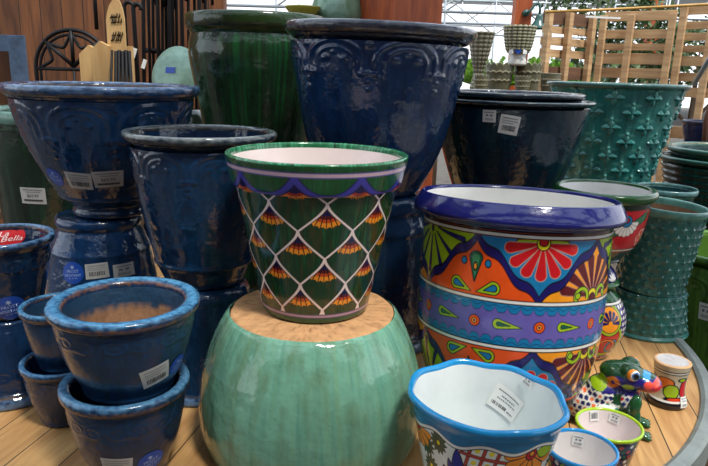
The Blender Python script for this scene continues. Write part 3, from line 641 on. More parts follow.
# ================================================================== LARGE TALAVERA PLANTER
ORG = c3(232, 84, 28); YEL = c3(244, 154, 32); LIM = c3(158, 190, 30); LIMD = c3(120, 160, 40); TUR = c3(24, 118, 168); NVY = c3(30, 26, 96); RED = c3(196, 28, 36); MAR = c3(92, 24, 32); DGR = c3(24, 92, 62); PUR = c3(104, 92, 168); WHT = c3(232, 230, 222); LEM = c3(232, 210, 40); COB = c3(34, 38, 130)
def tri_cell(C, x, y, Hh, Wd, kind, msk):
    """one cell of the zigzag: y runs 0 at the broad side .. Hh at the tip, x across (0 centre), Wd half width."""
    T = np.empty_like(C); T[...] = C
    if kind == 'lime_fan':
        T[...] = LIM; fan(T, x, y, 0, -.004, Hh * .86, -80, 80, 7, .0015, .0068, NVY, INK); put(T, circ(x, y, 0, .006, .006, .008), NVY, INK)
    elif kind == 'red_flower':
        T[...] = TUR
        for sx in (-1, 1): put(T, taper(x, y, sx * .014, .004, sx * .055, .006, .008, .007), LIM, INK)
        fan(T, x, y, 0, .006, Hh * .62, -80, 80, 7, .005, .0135, RED, c3(190, 150, 130)); put(T, circ(x, y, 0, .006, .0155), LEM, INK); put(T, circ(x, y, 0, .002, .010), RED, INK)
    elif kind == 'paisley':
        T[...] = ORG
        put(T, taper(x, y, 0, .032, 0, Hh * .62, .001, .0165), DGR, INK); put(T, taper(x, y, 0, .046, 0, Hh * .62, .001, .0095), c3(60, 140, 90)); put(T, circ(x, y, 0, Hh * .48, .0045, .009), YEL, INK)
        for sx in (-1, 1):
            put(T, taper(x, y, sx * .008, .008, sx * .046, .021, .001, .0165), LIM, INK); put(T, taper(x, y, sx * .026, .014, sx * .047, .021, .001, .0085), TUR, INK); put(T, circ(x, y, sx * .030, Hh * .55, .007, .009), TUR, INK)
    elif kind == 'palmette':
        T[...] = YEL; fan(T, x, y, 0, .008, Hh * .74, -78, 78, 8, .004, .0125, MAR, c3(170, 120, 110)); put(T, circ(x, y, 0, .010, .0175), LEM, INK); put(T, circ(x, y, 0, .004, .012), MAR, INK)
        for sx in (-1, 1):
            d = np.abs(circ(x, y, sx * .038, .010, .019)) - .0052; d = np.where((sx * x < .030) & (y < .004), 1., d); put(T, d, LIM, INK); put(T, circ(x, y, sx * .050, .012, .008), LIM, INK)
    mixc(C, msk, T)
def zig(C, ph, r, z, zlo, zhi, flipv):
    rng = (z >= zlo - .002) & (z <= zhi + .002)
    n = 10; p = 2 * pi / n; ph = ph + rad(56); idx = np.floor(ph / p + .5).astype(int)            # idx even: down cell (tip low), odd: up cell
    Hh = zhi - zlo; v = (z - zlo) / Hh
    if flipv: v = 1 - v
    # boundary: zig-zag line between neighbours, tips at down centres (v=0) and up centres (v=1)
    k = np.floor(ph / p).astype(int); u = ph / p - k; up_ = np.where(k % 2 == 0, u, 1 - u)      # 0 at a down centre, 1 at an up centre
    sgn = up_ + .055 * np.sin(up_ * 2 * pi * 2) - v              # >0: inside the up cell
    for j in range(-6, 7):
        cen = j * p; x = (ph - cen) * r; near = np.abs(ph - cen) < p * 1.02
        if not near.any(): continue
        if j % 2 == 0: kind = ('lime_fan', 'red_flower')[(j // 2) % 2]; y = (1 - v) * Hh; msk = near & (sgn <= 0) & rng
        else: kind = ('paisley', 'palmette')[((j - 1) // 2) % 2]; y = v * Hh; msk = near & (sgn > 0) & rng
        tri_cell(C, x, y, Hh, p * r, kind, msk * 1.)
    d = np.abs(sgn) * p * r / math.hypot(1, (p * .25) / Hh) * .62
    put(C, np.where(rng, d - .0052, 1.), NVY, INK, .0009)
TZC = {}
def tal_col(zb):
    w1, w2, top = zb                                    # lower white line, upper white line, top of the pattern
    def f(ph, s, r, z):
        C = np.empty(ph.shape + (3,)); C[...] = ORG
        zig(C, ph, r, z, w2 + .006, top - .004, False); zig(C, ph, r, z, w1 - (top - w2) + .01, w1 - .006, True)
        band = (z > w1) & (z < w2); T = np.empty_like(C); T[...] = PUR; mid = (w1 + w2) / 2; hw = (w2 - w1) / 2
        x = ph * .247
        for sg in (-1, 1):
            yy = (z - mid) * sg; wv = wrap(x * sg + .01, .0215); edge_ = hw - .0135 - .0135 * np.abs(np.sin(x * sg * pi / .030 + .25 * np.sin(x * sg * 2 * pi / .030))); put(T, edge_ - yy, TUR, INK, .0008)
            put(T, np.abs(yy - (hw - .0125 + .003 * np.cos(x * 2 * pi / .030))) - .0009, c3(14, 62, 104))
        p = 2 * pi / 10; a = wrap(ph, p) * .247; put(T, taper(a, z - mid, -.020, .001, .036, -.004, .0125, .0005), LIM, INK, .0011); put(T, taper(a, z - mid, -.018, .001, .010, -.001, .0055, .0005), DGR, INK, .0008)
        a = wrap(ph + p / 2, p) * .247; put(T, circ(a, z - mid, 0, 0, .0135), ORG, INK, .0011); put(T, circ(a, z - mid, 0, 0, .0065), YEL, INK, .0009); put(T, circ(a, z - mid, 0, 0, .003), NVY)
        mixc(C, band * 1., T)
        for zz_ in (w1, w2, top + .004): put(C, np.abs(z - zz_) - .0062, INK); put(C, np.abs(z - zz_) - .0032, WHT)
        put(C, (top + .011) - z, c3(22, 20, 40)); 
        put(C, z - (w1 - (top - w2) - .0), c3(40, 60, 60)); return C
    return f
X, Y, R = .413, 1.64, .267
def zf(px, py, rr):                                    # height on the near wall of this planter
    return P(px, py, Y - rr * .96).z - .6 - .022
zb = (zf(520, 348, .245), zf(520, 304, .247), zf(520, 241, .247)); ZT = 1.172 - .6; print('TAL', zb, ZT)
t = root_at('talavera_planter', X, Y - .043, .612, 'large painted planter with cobalt rim and orange, lime and turquoise zigzag flowers', 'plant pot')
t.rotation_euler.x = rad(-4.5)
to = [(0, 0), (.15, 0), (.165, .004), (.185, .03), (.212, .09), (.232, .16), (.239, .22), (.241, .30), (.240, .40), (.239, .46), (.239, ZT - .060)]
lathe('body', to, M_PAINT, t, tal_col(zb), 1300, 420)
def cob(ph, s, r, z):
    C = np.empty(ph.shape + (3,)); C[...] = c3(22, 26, 98); mixc(C, np.clip(noise1(ph * 3, z * 3, 1, 51) * 2, 0, 1) * .6, c3(24, 24, 84)); return C
lathe('rim', [(.239, ZT - .060), (.241, ZT - .056), (.252, ZT - .054), (.265, ZT - .050), (.2695, ZT - .042), (.267, ZT - .033), (.261, ZT - .020), (.253, ZT - .007), (.249, ZT), (.244, ZT), (.240, ZT - .005), (.238, ZT - .010)], M_PAINT, t, cob, 300, 60, label='thick cobalt blue rolled rim')
lathe('interior', [(.238, ZT - .009), (.232, ZT - .04), (.228, .3), (.2, .1), (.16, .03), (0, .025)], M_WHITE, t, c3(232, 230, 224), 160, 50, label='white glazed inside')

# ================================================================== TURQUOISE WAVY-RIMMED PLANTER, SMALL POTS
def lobes(ph, a=.035, b=.10, n=4, ph0=rad(38)):
    return 1 + a * np.cos(n * 2 * (ph - ph0) ) * 1.0 + b * (np.cos(2 * (ph - rad(80))))
def oval_col(ph, s, r, z):
    C = np.empty(ph.shape + (3,)); C[...] = c3(222, 222, 214); x = ph * .15 - .014; Hh = .262; y = Hh - z
    wave = .040 + .007 * np.cos(8 * (ph - rad(25)))
    # dark green daisies
    for cx, cy in ((-.155, .085), (-.115, .062), (-.145, .13), (.175, .09), (.20, .06), (-.02, .17), (.06, .16)):
        for k in range(12):
            a = k * pi / 6; put(C, leafd(x, y, cx + .004 * cos(a), cy + .004 * sin(a), cx + .026 * cos(a), cy + .026 * sin(a), .0045), c3(30, 78, 62), INK, .0005)
        put(C, circ(x, y, cx, cy, .006), LEM, INK)
    # red lattice with yellow dots
    lat = (x > -.06) & (x < .075) & (y < .15); T = C.copy(); a_ = (x + y * .25); b_ = (y - x * .12)
    put(T, np.abs(wrap(a_ - .005, .030)) - .0035, c3(176, 56, 40), INK, .0007); put(T, np.abs(wrap(b_ - .005, .030)) - .0035, c3(176, 56, 40), INK, .0007)
    put(T, np.hypot(wrap(a_ + .010, .030), wrap(b_ + .010, .030)) - .0055, LEM); mixc(C, lat * 1., T)
    # orange flowers
    def flower(cx, cy, R0, a0, a1, n, w1, c=YEL):
        for k in range(n):
            a = rad(a0 + (a1 - a0) * k / (n - 1)); put(C, taper(x, y, cx + .010 * sin(a), cy + .010 * cos(a), cx + (R0 - w1) * sin(a), cy + (R0 - w1) * cos(a), .003, w1), c, INK, .0009)
        put(C, circ(x, y, cx, cy, .013), RED, INK); put(C, circ(x, y, cx + .001, cy - .002, .006), YEL, INK)
    O2 = c3(236, 140, 36)
    flower(-.185, .052, .048, -60, 75, 6, .0085, O2); flower(.092, .055, .060, -95, 70, 6, .013, O2); put(C, leafd(x, y, .105, .050, .150, .062, .015), LIM, INK)
    # blue tulip
    for dx, dy, w_ in ((0, 0, .0135), (-.024, .030, .0095), (.024, .034, .0095), (-.042, .052, .008), (.042, .055, .008)):
        put(C, leafd(x, y, -.065 + dx * .9, .054 + dy, -.062 + dx * .3, .14, w_), c3(34, 38, 132), INK)
    put(C, y - wave - .0085, WHT); put(C, np.abs(y - wave - .0085) - .0012, INK); put(C, np.abs(y - wave) - .0012, INK); put(C, y - wave, c3(26, 112, 158)); return C
def oval_disp(ph, s, r, z):
    k = np.clip(z / .262, 0, 1); f_ = 1 + .014 * np.cos(8 * (ph - rad(25))) * k + .012 * np.cos(5 * ph + 1) * k + .045 * np.cos(2 * (ph - rad(75))) * k
    return (f_, .002 * np.cos(8 * (ph - rad(25))) * k ** 4)
OX, OY = .275, 1.165
t = root_at('talavera_planter', OX, OY, .6, 'white-lined planter with a wavy turquoise rim and painted orange flowers, front right', 'plant pot')
OV = {'root': t, 'outer': surf([(0, 0), (.095, 0), (.1, .004), (.108, .05), (.125, .14), (.138, .21), (.143, .238)], 300)}
lathe('body', [(0, 0), (.095, 0), (.1, .004), (.108, .05), (.125, .14), (.138, .21), (.143, .238)], M_PAINT, t, oval_col, 900, 300, disp=oval_disp)
lathe('rim', [(.143, .238), (.147, .246), (.152, .254), (.1535, .260), (.150, .2655), (.145, .266), (.141, .262), (.140, .255)], M_PAINT, t, c3(26, 140, 200), 400, 24, disp=oval_disp, label='turquoise wavy rim')
ci_ = [(.140, .255), (.134, .22), (.122, .14), (.100, .04), (.085, .018), (0, .015)]
lathe('interior', ci_, M_WHITE, t, c3(222, 228, 226), 300, 60, disp=oval_disp, label='white glazed inside')
OV['inner'] = surf(ci_, 300); OV['warp'] = lambda ph, z: float(oval_disp(ph, 0, 0, z)[0])
stick(OV, 'price_tag', 507, 401, .072, .058, -24, 'lines', 'inner', mats=(M_LABELW, M_INK, M_INK2), base=.002); stick(OV, 'price_tag', 530, 380, .028, .024, -18, 'small', 'inner', mats=(M_LABELW, M_INK, M_INK2), base=.004)

def mosaic(cs, bg, ks=.013, ink=INK, seed=1):
    def f(ph, s, r, z):
        C = np.empty(ph.shape + (3,)); C[...] = bg; x = ph * float(r.max()); row = np.floor(s / ks); 
        a = wrap(x + (row % 2) * ks / 2, ks); b = (s / ks - row - .5) * ks; q = np.floor((x + (row % 2) * ks / 2) / ks + .5).astype(int) + row.astype(int)
        for k, c in enumerate(cs): put_m = (q % len(cs) == k) * np.clip(.5 - (np.hypot(a, b * 1.1) - ks * .36) / AA, 0, 1); mixc(C, put_m, c)
        return C
    return f
def smallpot(name, X, Y, z1, R, label, rimc, bodyc, inner=(232, 226, 222), z0=.6, taper_=.66, nphi=360, tags=()):
    H = z1 - z0; t = root_at(name, X, Y, z0, label, 'plant pot')
    lathe('body', [(0, 0), (R * taper_, 0), (R * (taper_ + .03), .003), (R * .84, H * .5), (R * .94, H * .9)], M_PAINT, t, bodyc, nphi, 100)
    lathe('rim', [(R * .94, H * .9), (R * .985, H * .92), (R, H * .95), (R * .995, H * .985), (R * .96, H), (R * .91, H * .99), (R * .90, H * .95)], M_PAINT, t, rimc, 160, 20)
    inn = [(R * .90, H * .95), (R * .86, H * .7), (R * .72, H * .2), (R * .6, H * .08), (0, H * .07)]; lathe('interior', inn, M_WHITE, t, c3(*inner), 120, 40)
    D = {'root': t, 'inner': surf(inn, 300)}
    for px, py, w_, h_, rot, kd in tags: stick(D, 'price_tag', px, py, w_, h_, rot, kd, 'inner', mats=(M_LABELW, M_INK, M_INK2), base=.001)
    return D
smallpot('painted_flowerpot', .607, 1.34, .703, .076, 'small painted pot with a lime green rim and two white tags inside, before the frog', c3(168, 204, 34), mosaic([c3(190, 50, 40), NVY, WHT, DGR], c3(30, 28, 60), .014),
         (226, 214, 212), tags=((594, 415, .024, .028, 4, 'bars'), (615, 418, .026, .026, -6, 'small')))
smallpot('painted_flowerpot', .487, 1.185, .738, .0735, 'small pot with a bright blue rim and white inside, at the bottom right', c3(30, 146, 214), mosaic([c3(190, 50, 40), WHT, LIM], NVY, .016), tags=((578, 440, .026, .026, -4, 'small'),))

# ================================================================== GREEN-RIMMED BOWL ON ROUND JAR
bx, by = .788, 2.0
def bowl_col(ph, s, r, z):
    C = np.empty(ph.shape + (3,)); C[...] = RED; ph = ph + rad(5); p = 2 * pi / 5; x = wrap(ph - rad(38), p) * .14; y = z
    put(C, taper(x, y, -.09, .09, .09, .17, .012, .012), c3(40, 110, 70), INK)
    for k in range(9):
        a = rad(-80 + 20 * k); put(C, taper(x, y, .01 * sin(a), .150 - .01 * cos(a), .040 * sin(a), .150 - .040 * cos(a), .002, .0075), WHT, INK, .0006)
    put(C, circ(x, y, 0, .152, .018), TUR, INK); put(C, circ(x, y, 0, .155, .008), RED, INK)
    x2 = wrap(ph - rad(2), p) * .14
    for k in range(6):
        a = k * pi / 3; put(C, circ(x2, y, .017 * cos(a), .095 + .017 * sin(a), .0115), c3(226, 88, 60), WHT, .001)
    put(C, circ(x2, y, 0, .095, .006), LEM, INK); put(C, np.abs(z - .055) - .004, WHT, INK); put(C, z - .048, c3(40, 60, 66)); put(C, .185 - z, c3(30, 50, 40)); return C
t = root_at('painted_bowl', bx, by, .915, 'painted bowl with dark green rim and red and white flowers, behind the cobalt-rimmed planter', 'plant pot')
lathe('body', [(0, 0), (.07, 0), (.075, .004), (.07, .012), (.085, .025), (.115, .06), (.130, .11), (.137, .16), (.140, .20)], M_PAINT, t, bowl_col, 600, 180)
lathe('rim', [(.140, .20), (.148, .203), (.156, .212), (.1585, .222), (.155, .231), (.147, .235), (.140, .233), (.137, .226)], M_PAINT, t, c3(34, 84, 34), 200, 30, label='thick dark green rim')
lathe('interior', [(.137, .226), (.130, .2), (.120, .1), (.08, .035), (0, .03)], M_WHITE, t, c3(236, 232, 226), 140, 40)
jx, jy = .775, 1.96
def jar_col(ph, s, r, z):
    C = np.empty(ph.shape + (3,)); C[...] = c3(60, 40, 110); x = ph * .12 - .055
    q = wrap(x, .018); rw = np.floor(z / .018); q2 = wrap(x + (rw % 2) * .009, .018); put(C, np.hypot(q2, (z / .018 - rw - .5) * .018) - .0058, WHT)
    put(C, circ(x, z, .02, .085, .060), LIM, INK, .0015); put(C, circ(x, z, .02, .085, .048), c3(190, 30, 40), INK); put(C, circ(x, z, .02, .155, .050), LIM, INK, .0015); put(C, circ(x, z, .02, .155, .040), YEL, INK)
    for k in range(7):
        a = rad(-90 + 30 * k); put(C, taper(x, z, .02 + .01 * sin(a), .145 + .01 * cos(a), .02 + .032 * sin(a), .145 + .032 * cos(a), .002, .006), NVY, INK, .0006)
    put(C, np.abs(circ(x, z, .04, .065, .022)) - .004, TUR, INK); put(C, np.abs(circ(x, z, .015, .05, .040)) - .0035, c3(240, 120, 30), INK)
    put(C, .196 - z, c3(34, 84, 44), INK); put(C, np.abs(z - .20) - .004, WHT, INK); return C
t = root_at('painted_jar', jx, jy, .6, 'round painted jar with orange and lime flowers, under the green-rimmed bowl', 'jar')
lathe('body', [(0, 0), (.06, 0), (.066, .004), (.085, .035), (.108, .08), (.114, .12), (.104, .17), (.082, .205), (.06, .228), (.05, .236)], M_PAINT, t, jar_col, 600, 180)
lathe('lid', [(.05, .236), (.052, .240), (.068, .243), (.076, .247), (.077, .254), (.072, .259), (.066, .262)], M_PAINT, t, c3(44, 92, 48), 120, 20, label='green ring edge of the jar lid')
def dome_col(ph, s, r, z):
    C = np.empty(ph.shape + (3,)); C[...] = NVY; p = 2 * pi / 8; x = wrap(ph - rad(12), p) * .065
    for k in range(5):
        a = rad(-70 + 35 * k); put(C, leafd(x, z, .002 * sin(a), .266 + .002 * cos(a), .020 * sin(a), .268 + .026 * cos(a), .0035), WHT)
    return C
lathe('dome', [(.066, .262), (.067, .270), (.060, .288), (.045, .305), (.036, .3145), (0, .315)], M_PAINT, t, dome_col, 400, 80, label='navy dome with white starbursts')

# ================================================================== TABLE-TOP CUP AND FROG
def cup_col(ph, s, r, z):
    C = np.empty(ph.shape + (3,)); C[...] = c3(196, 186, 160); x = ph * .045 / 1.25 - .004
    put(C, circ(x, z, -.012, .075, .020, .016), c3(236, 120, 40), INK); put(C, circ(x, z, .004, .052, .018, .020), LIM, INK); put(C, circ(x, z, .035, .06, .012, .03), RED, INK); put(C, circ(x, z, .026, .088, .010, .006), LIM, INK)
    put(C, circ(x, z, -.045, .06, .016, .03), DGR, INK); put(C, circ(x, z, .015, .030, .022, .006), c3(222, 70, 40), INK)
    put(C, np.abs(z - .107) - .005, INK); put(C, np.abs(z - .107) - .002, WHT); put(C, z - .024, INK); put(C, np.abs(z - .024) - .0025, WHT); return C
cxp = P(669, 392, 1.64)
CX, CY = cxp.x - .004, 1.64; CH = P(671, 361, CY).z - .6 + .003
t = root_at('painted_cup', CX, CY, .6, 'small waisted painted cup with a bare clay top and price tag, right of the frog', 'cup')
lathe('body', [(0, 0), (.047, 0), (.052, .004), (.052, .018), (.046, .028), (.0415, .045), (.041, .07), (.044, .095), (.048, CH - .008), (.049, CH - .003)], M_PAINT, t, cup_col, 420, 160)
lathe('top_disc', [(.049, CH - .003), (.0475, CH), (.040, CH + .0003), (.038, CH - .001), (0, CH - .001)], M_CLAY, t, lambda ph, s, r, z: np.where((r < .040)[..., None], np.array(c3(186, 184, 184)), np.array(c3(206, 164, 120))), 100, 24, label='bare clay ring top')
CUP = {'root': t, 'outer': surf([(0, 0), (.047, 0), (.052, .004), (.052, .018), (.046, .028), (.0415, .045), (.041, .07), (.044, .095), (.048, CH - .008), (.049, CH - .003)])}
stick(CUP, 'price_tag', 683, 402, .024, .030, -4, 'small', mats=(M_LABELW, M_INK, M_INK2), base=.002)

def blob(name, parts, voxel, paint, m, parent, label=None):
    """one continuous skin over a set of ellipsoids (centre, radii, z-rotation, y-rotation)"""
    bm = bmesh.new()
    for c, r, rz, ry in parts:
        M = Matrix.Translation(c) @ Matrix.Rotation(rad(rz), 4, 'Z') @ Matrix.Rotation(rad(ry), 4, 'Y') @ Matrix.Diagonal((*r, 1)); bmesh.ops.create_icosphere(bm, subdivisions=3, radius=1, matrix=M)
    me = bpy.data.meshes.new('b'); bm.to_mesh(me); bm.free(); o = bpy.data.objects.new('b', me); COL.objects.link(o)
    md = o.modifiers.new('r', 'REMESH'); md.mode = 'VOXEL'; md.voxel_size = voxel; sm = o.modifiers.new('s', 'SMOOTH'); sm.factor = .6; sm.iterations = 6
    bpy.context.view_layer.update(); e = bpy.data.meshes.new_from_object(o.evaluated_get(bpy.context.evaluated_depsgraph_get())); bpy.data.objects.remove(o)
    n = len(e.vertices); co = np.empty(n * 3, np.float32); e.vertices.foreach_get('co', co); co = co.reshape(-1, 3).astype(float)
    C = paint(co); a = e.color_attributes.new('Col', 'FLOAT_COLOR', 'POINT'); a.data.foreach_set('color', np.concatenate([C, np.ones((n, 1))], 1).astype(np.float32).ravel())
    e.name = name; e.materials.clear(); ob = link(name, e, (m,), parent)
    if label: ob['label'] = label
    return ob
nose = P(663, 380, 1.47); FX, FY = nose.x - .112, 1.515
t = empty('frog_figurine', (FX, FY, .6), 'painted ceramic frog with a dark green head and mosaic body, sitting beside the waisted cup', 'frog figurine', rz=rad(-22)); t.scale = (.95, .95, .95)
FG = c3(24, 66, 36)
def frog_paint(co):
    x, y, z = co.T; C = np.empty((len(x), 3)); C[...] = FG
    body = x < .045 - (z - .10) * .2
    # mosaic flank
    k = .0135; row = np.floor(z / k); a = wrap(x + (row % 2) * k / 2, k); b = (z / k - row - .5) * k; q = (np.floor((x + (row % 2) * k / 2) / k + .5) + row).astype(int)
    mos = (x < .012) & (z < .125) & (z > .02); mixc(C, mos * 1., WHT); mixc(C, mos * (q % 3 != 0) * (np.hypot(a, b) < .0055), c3(26, 30, 90)); mixc(C, mos * (q % 3 == 0) * (np.hypot(a, b) < .0045), c3(236, 110, 40))
    leg = (np.hypot(x - .005, z - .045) < .042) & (y < -.035); mixc(C, leg * 1., WHT); mixc(C, leg * (np.hypot(wrap(x, .022), wrap(z - .045, .022)) < .007), c3(60, 150, 130))
    bib = (np.hypot(x - .055, z - .098) < .024); mixc(C, bib * 1., WHT); mixc(C, bib * (np.hypot(a, b) < .0055) * (q % 2 == 0), c3(200, 40, 50)); mixc(C, bib * (np.hypot(a, b) < .0055) * (q % 2 == 1), c3(40, 50, 130))
    # head: navy jaw sides, orange and lime marks
    jaw = (z > .112) & (z < .166 - (x < .02) * (.02 - x) * .3) & (x > -.045) & (x < .128); mixc(C, jaw * 1., c3(40, 34, 120))
    mixc(C, ((x > .07) & (z < .137 + (x - .07) * .25) & (z > .115)) * 1., c3(196, 40, 44))
    mixc(C, ((np.abs(np.hypot((x - .006), (z - .143)) - .012) < .0055)) * 1., c3(242, 130, 30)); mixc(C, (np.hypot((x - .044) / 1.7, z - .138) < .009) * 1., LIM)
    mixc(C, (np.hypot(x - .092, z - .152) < .011) * 1., c3(238, 84, 66)); mixc(C, (np.hypot(x - .110, z - .156) < .009) * 1., c3(238, 84, 66)); mixc(C, (np.hypot(x - .086, z - .172) < .010) * 1., c3(60, 150, 200))
    mixc(C, (np.hypot((x + .028), (z - .135)) < .022) * (y < 0), LIM)
    return C
blob('body', [((-.045, 0, .055), (.075, .058, .055), 0, 0), ((-.01, 0, .085), (.055, .052, .062), 0, -20), ((.045, 0, .090), (.034, .038, .055), 0, 10), ((.035, 0, .155), (.068, .046, .036), 0, 8), ((.085, 0, .148), (.044, .040, .027), 0, 14),
              ((.045, -.028, .176), (.026, .020, .022), 0, 0), ((.045, .028, .176), (.026, .020, .022), 0, 0),
              ((-.005, -.055, .040), (.050, .026, .040), 0, 0), ((-.005, .055, .040), (.050, .026, .040), 0, 0), ((.035, -.065, .012), (.036, .018, .012), -15, 0), ((.035, .065, .012), (.036, .018, .012), 15, 0)],
     .0035, frog_paint, M_PAINT, t)
for s_ in (-1, 1):
    blob('front_leg', [((.066, s_ * .032, .085), (.018, .017, .035), 0, 10), ((.073, s_ * .034, .045), (.014, .014, .040), 0, 0), ((.084, s_ * .036, .012), (.028, .018, .012), s_ * 10, 0)] + [((.108, s_ * .036 + d, .008), (.012, .006, .0075), d * 900, 0) for d in (-.014, 0, .014)],
         .0035, lambda co: np.tile(np.array(c3(30, 84, 48)), (len(co), 1)), M_PAINT, t)
    def eye_paint(co, s_=s_):
        d = np.array((.55, s_ * .80, .1)); d = d / np.linalg.norm(d); c = np.array((.052, s_ * .042, .176)); v = co - c; v /= np.linalg.norm(v, axis=1)[:, None]; a = v @ d
        C = np.tile(np.array(c3(240, 140, 40)), (len(co), 1)); C[a > .45] = c3(236, 236, 232); C[a > .66] = c3(70, 110, 160); C[a > .84] = (.01, .01, .01); return C
    blob('eye', [((.052, s_ * .042, .176), (.017, .013, .017), 0, 0)], .0022, eye_paint, M_PAINT, t, label='bulging painted eye')

# ================================================================== BACKGROUND LEFT: TRELLIS, STAKES, MIRROR, HOOKS
def Q(px, py, Y): return tuple(P(px, py, Y))
m_y = 3.55
def quad_prism(name, pts, th, m, parent, **k):         # outline given as world points facing the viewer, given thickness
    mb = MB(); a = [mb.bm.verts.new(p) for p in pts]; b = [mb.bm.verts.new((p[0], p[1] + th, p[2])) for p in pts]; n = len(a)
    mb.bm.faces.new(a); mb.bm.faces.new(b[::-1])
    for i in range(n): mb.bm.faces.new((a[i], b[i], b[(i + 1) % n], a[(i + 1) % n]))
    return mb.done(name, m, parent, **k)
M_FRAME = mat('distressed_blue_paint', c3(104, 126, 152), .7, var=.6, vscale=20, vcol=c3(70, 84, 104), bump=.3)
M_MIRROR = mat('mirror_glass', c3(200, 205, 205), .04, 1.0)
x1, z1_ = P(24, 35, m_y).x, P(10, 35, m_y).z; fwid = .085
t = empty('framed_mirror', (x1 - .3, m_y, .70), 'mirror in a distressed grey-blue wooden frame at the far left, before the cedar wall', 'mirror')
for nm, c, d in (('frame_side', (x1 - fwid / 2, 0), (fwid, 0)), ('frame_side', (x1 - .6 + fwid / 2, 0), (fwid, 0))):
    mb = MB(); mb.box((c[0] - (x1 - .3), 0, (z1_ - .70) / 2), (fwid, .03, z1_ - .70), bev=.004); mb.done(nm, M_FRAME, t)
for zc in (z1_ - .70 - fwid / 2, fwid / 2): mb = MB(); mb.box((0, .001, zc), (.6 - 2 * fwid, .028, fwid), bev=.003); mb.done('frame_rail', M_FRAME, t)
mb = MB(); mb.box((0, .012, (z1_ - .70) / 2), (.6 - 2 * fwid, .004, z1_ - .70 - 2 * fwid)); mb.done('mirror_glass', M_MIRROR, t)
# arched iron trellis
ay = 4.45; cl, cr = P(37, 78, ay), P(112, 78, ay); top = P(74, 30, ay); ac = (cl.x + cr.x) / 2; ar = (cr.x - cl.x) / 2; az = top.z - ar
t = empty('arched_trellis', (ac, ay, 0), 'black iron half-round trellis with sunburst bars leaning by the cedar wall', 'trellis')
def arc(r, a0, a1, z=0, n=24, cx=0): return [(cx + r * cos(rad(a0 + (a1 - a0) * i / n)), 0, z + r * sin(rad(a0 + (a1 - a0) * i / n))) for i in range(n + 1)]
mb = MB(); mb.tube([(ar, 0, 0)] + arc(ar, 0, 180, az) + [(-ar, 0, 0)], .014); mb.tube([(ar * .88, 0, 0)] + arc(ar * .88, 0, 180, az) + [(-ar * .88, 0, 0)], .010); mb.done('outer_frame', M_IRON, t, True)
mb = MB()
for a in (45, 90, 135): mb.tube([(0, 0, az + .02), (ar * cos(rad(a)), 0, az + ar * sin(rad(a)))], .014)
for a in (22.5, 67.5, 112.5, 157.5):
    mb.tube([(ar * (.9 - .3 * sin(pi * k / 10)) * cos(rad(a - 22 + 4.4 * k)), 0, az + ar * (.9 - .3 * sin(pi * k / 10)) * sin(rad(a - 22 + 4.4 * k))) for k in range(11)], .011)
mb.tube([(-ar, 0, az), (ar, 0, az)], .012); mb.tube([(-ar, 0, .4), (ar, 0, .4)], .012); mb.tube([(0, 0, 0), (0, 0, az)], .010); mb.done('sunburst_bars', M_IRON, t, True)
# pale pointed stakes / trellis boards
def board(name, pxs, Yb, th, label, cat, group=None, mm=None, bottom=.0, pts=None):
    poly = [Q(*p, Yb) for p in pxs]; b0 = min(p[2] for p in poly); lo = [p for p in poly]
    xs = [p[0] for p in poly]; full = [(min(xs), Yb, bottom)] + lo + [(max(xs), Yb, bottom)]
    o = quad_prism(name, [(p[0], Yb, p[2]) for p in full], th, mm or M_STAKE, None); return tag(o, label, cat, group)
board('wooden_stake', [(79, 54), (88, 45), (98, 51)], 4.0, .05, 'pale wooden trellis post with a chamfered top, leftmost of the pair', 'stake')
board('wooden_stake', [(91, 50), (99, 41), (108, 46), (108, 50)], 3.9, .05, 'pale wooden trellis post with a pointed top, beside the rounded sign board', 'stake')
board('wooden_stake', [(124, 46), (131, 46)], 4.02, .04, 'narrow pale board behind the black rods', 'stake')
sg = board('garden_sign', [(106, 20), (107, 12), (109, 5), (113, -1), (116, -2), (119, 1), (122, 9), (124, 20)], 3.95, .02, 'tall rounded pale wooden sign board with dark script', 'sign')
rr_ = random.Random(4)
for row, (px, py) in enumerate(((110, 18), (111, 23), (112, 36), (111, 41))):
    x = px; mb = MB()
    while x < px + 10: a_, b_ = P(x, py, 3.945), P(x + 1.2, py - 3 - rr_.random() * 2, 3.945); mb.tube([a_, ((a_.x + b_.x) / 2 + .006, 3.945, (a_.z + b_.z) / 2), b_], .0032, 5); x += rr_.uniform(1.6, 2.8)
    mb.done('sign_lettering', M_IRON, sg, True)
# black rods strapped in front of the boards
for k, (a, b) in enumerate(((111, 111), (115, 116), (118, 119), (121.5, 123), (125, 127), (128, 131))):
    p0, p1 = P(a + 1, 50 + (k % 2), 3.86), P(b, 82, 3.86); mb = MB(); d = (p1 - p0); mb.tube([p0, p0 + d * ((p0.z - .0) / (p0.z - p1.z))], .011 if k else .008, 8)
    tag(mb.done('garden_rod', M_IRON, None, True), 'thin black garden rod leaning against the pale wooden posts, %s from the left' % ('first', 'second', 'third', 'fourth', 'fifth', 'sixth')[k], 'rod', 'black rods at the wooden posts')
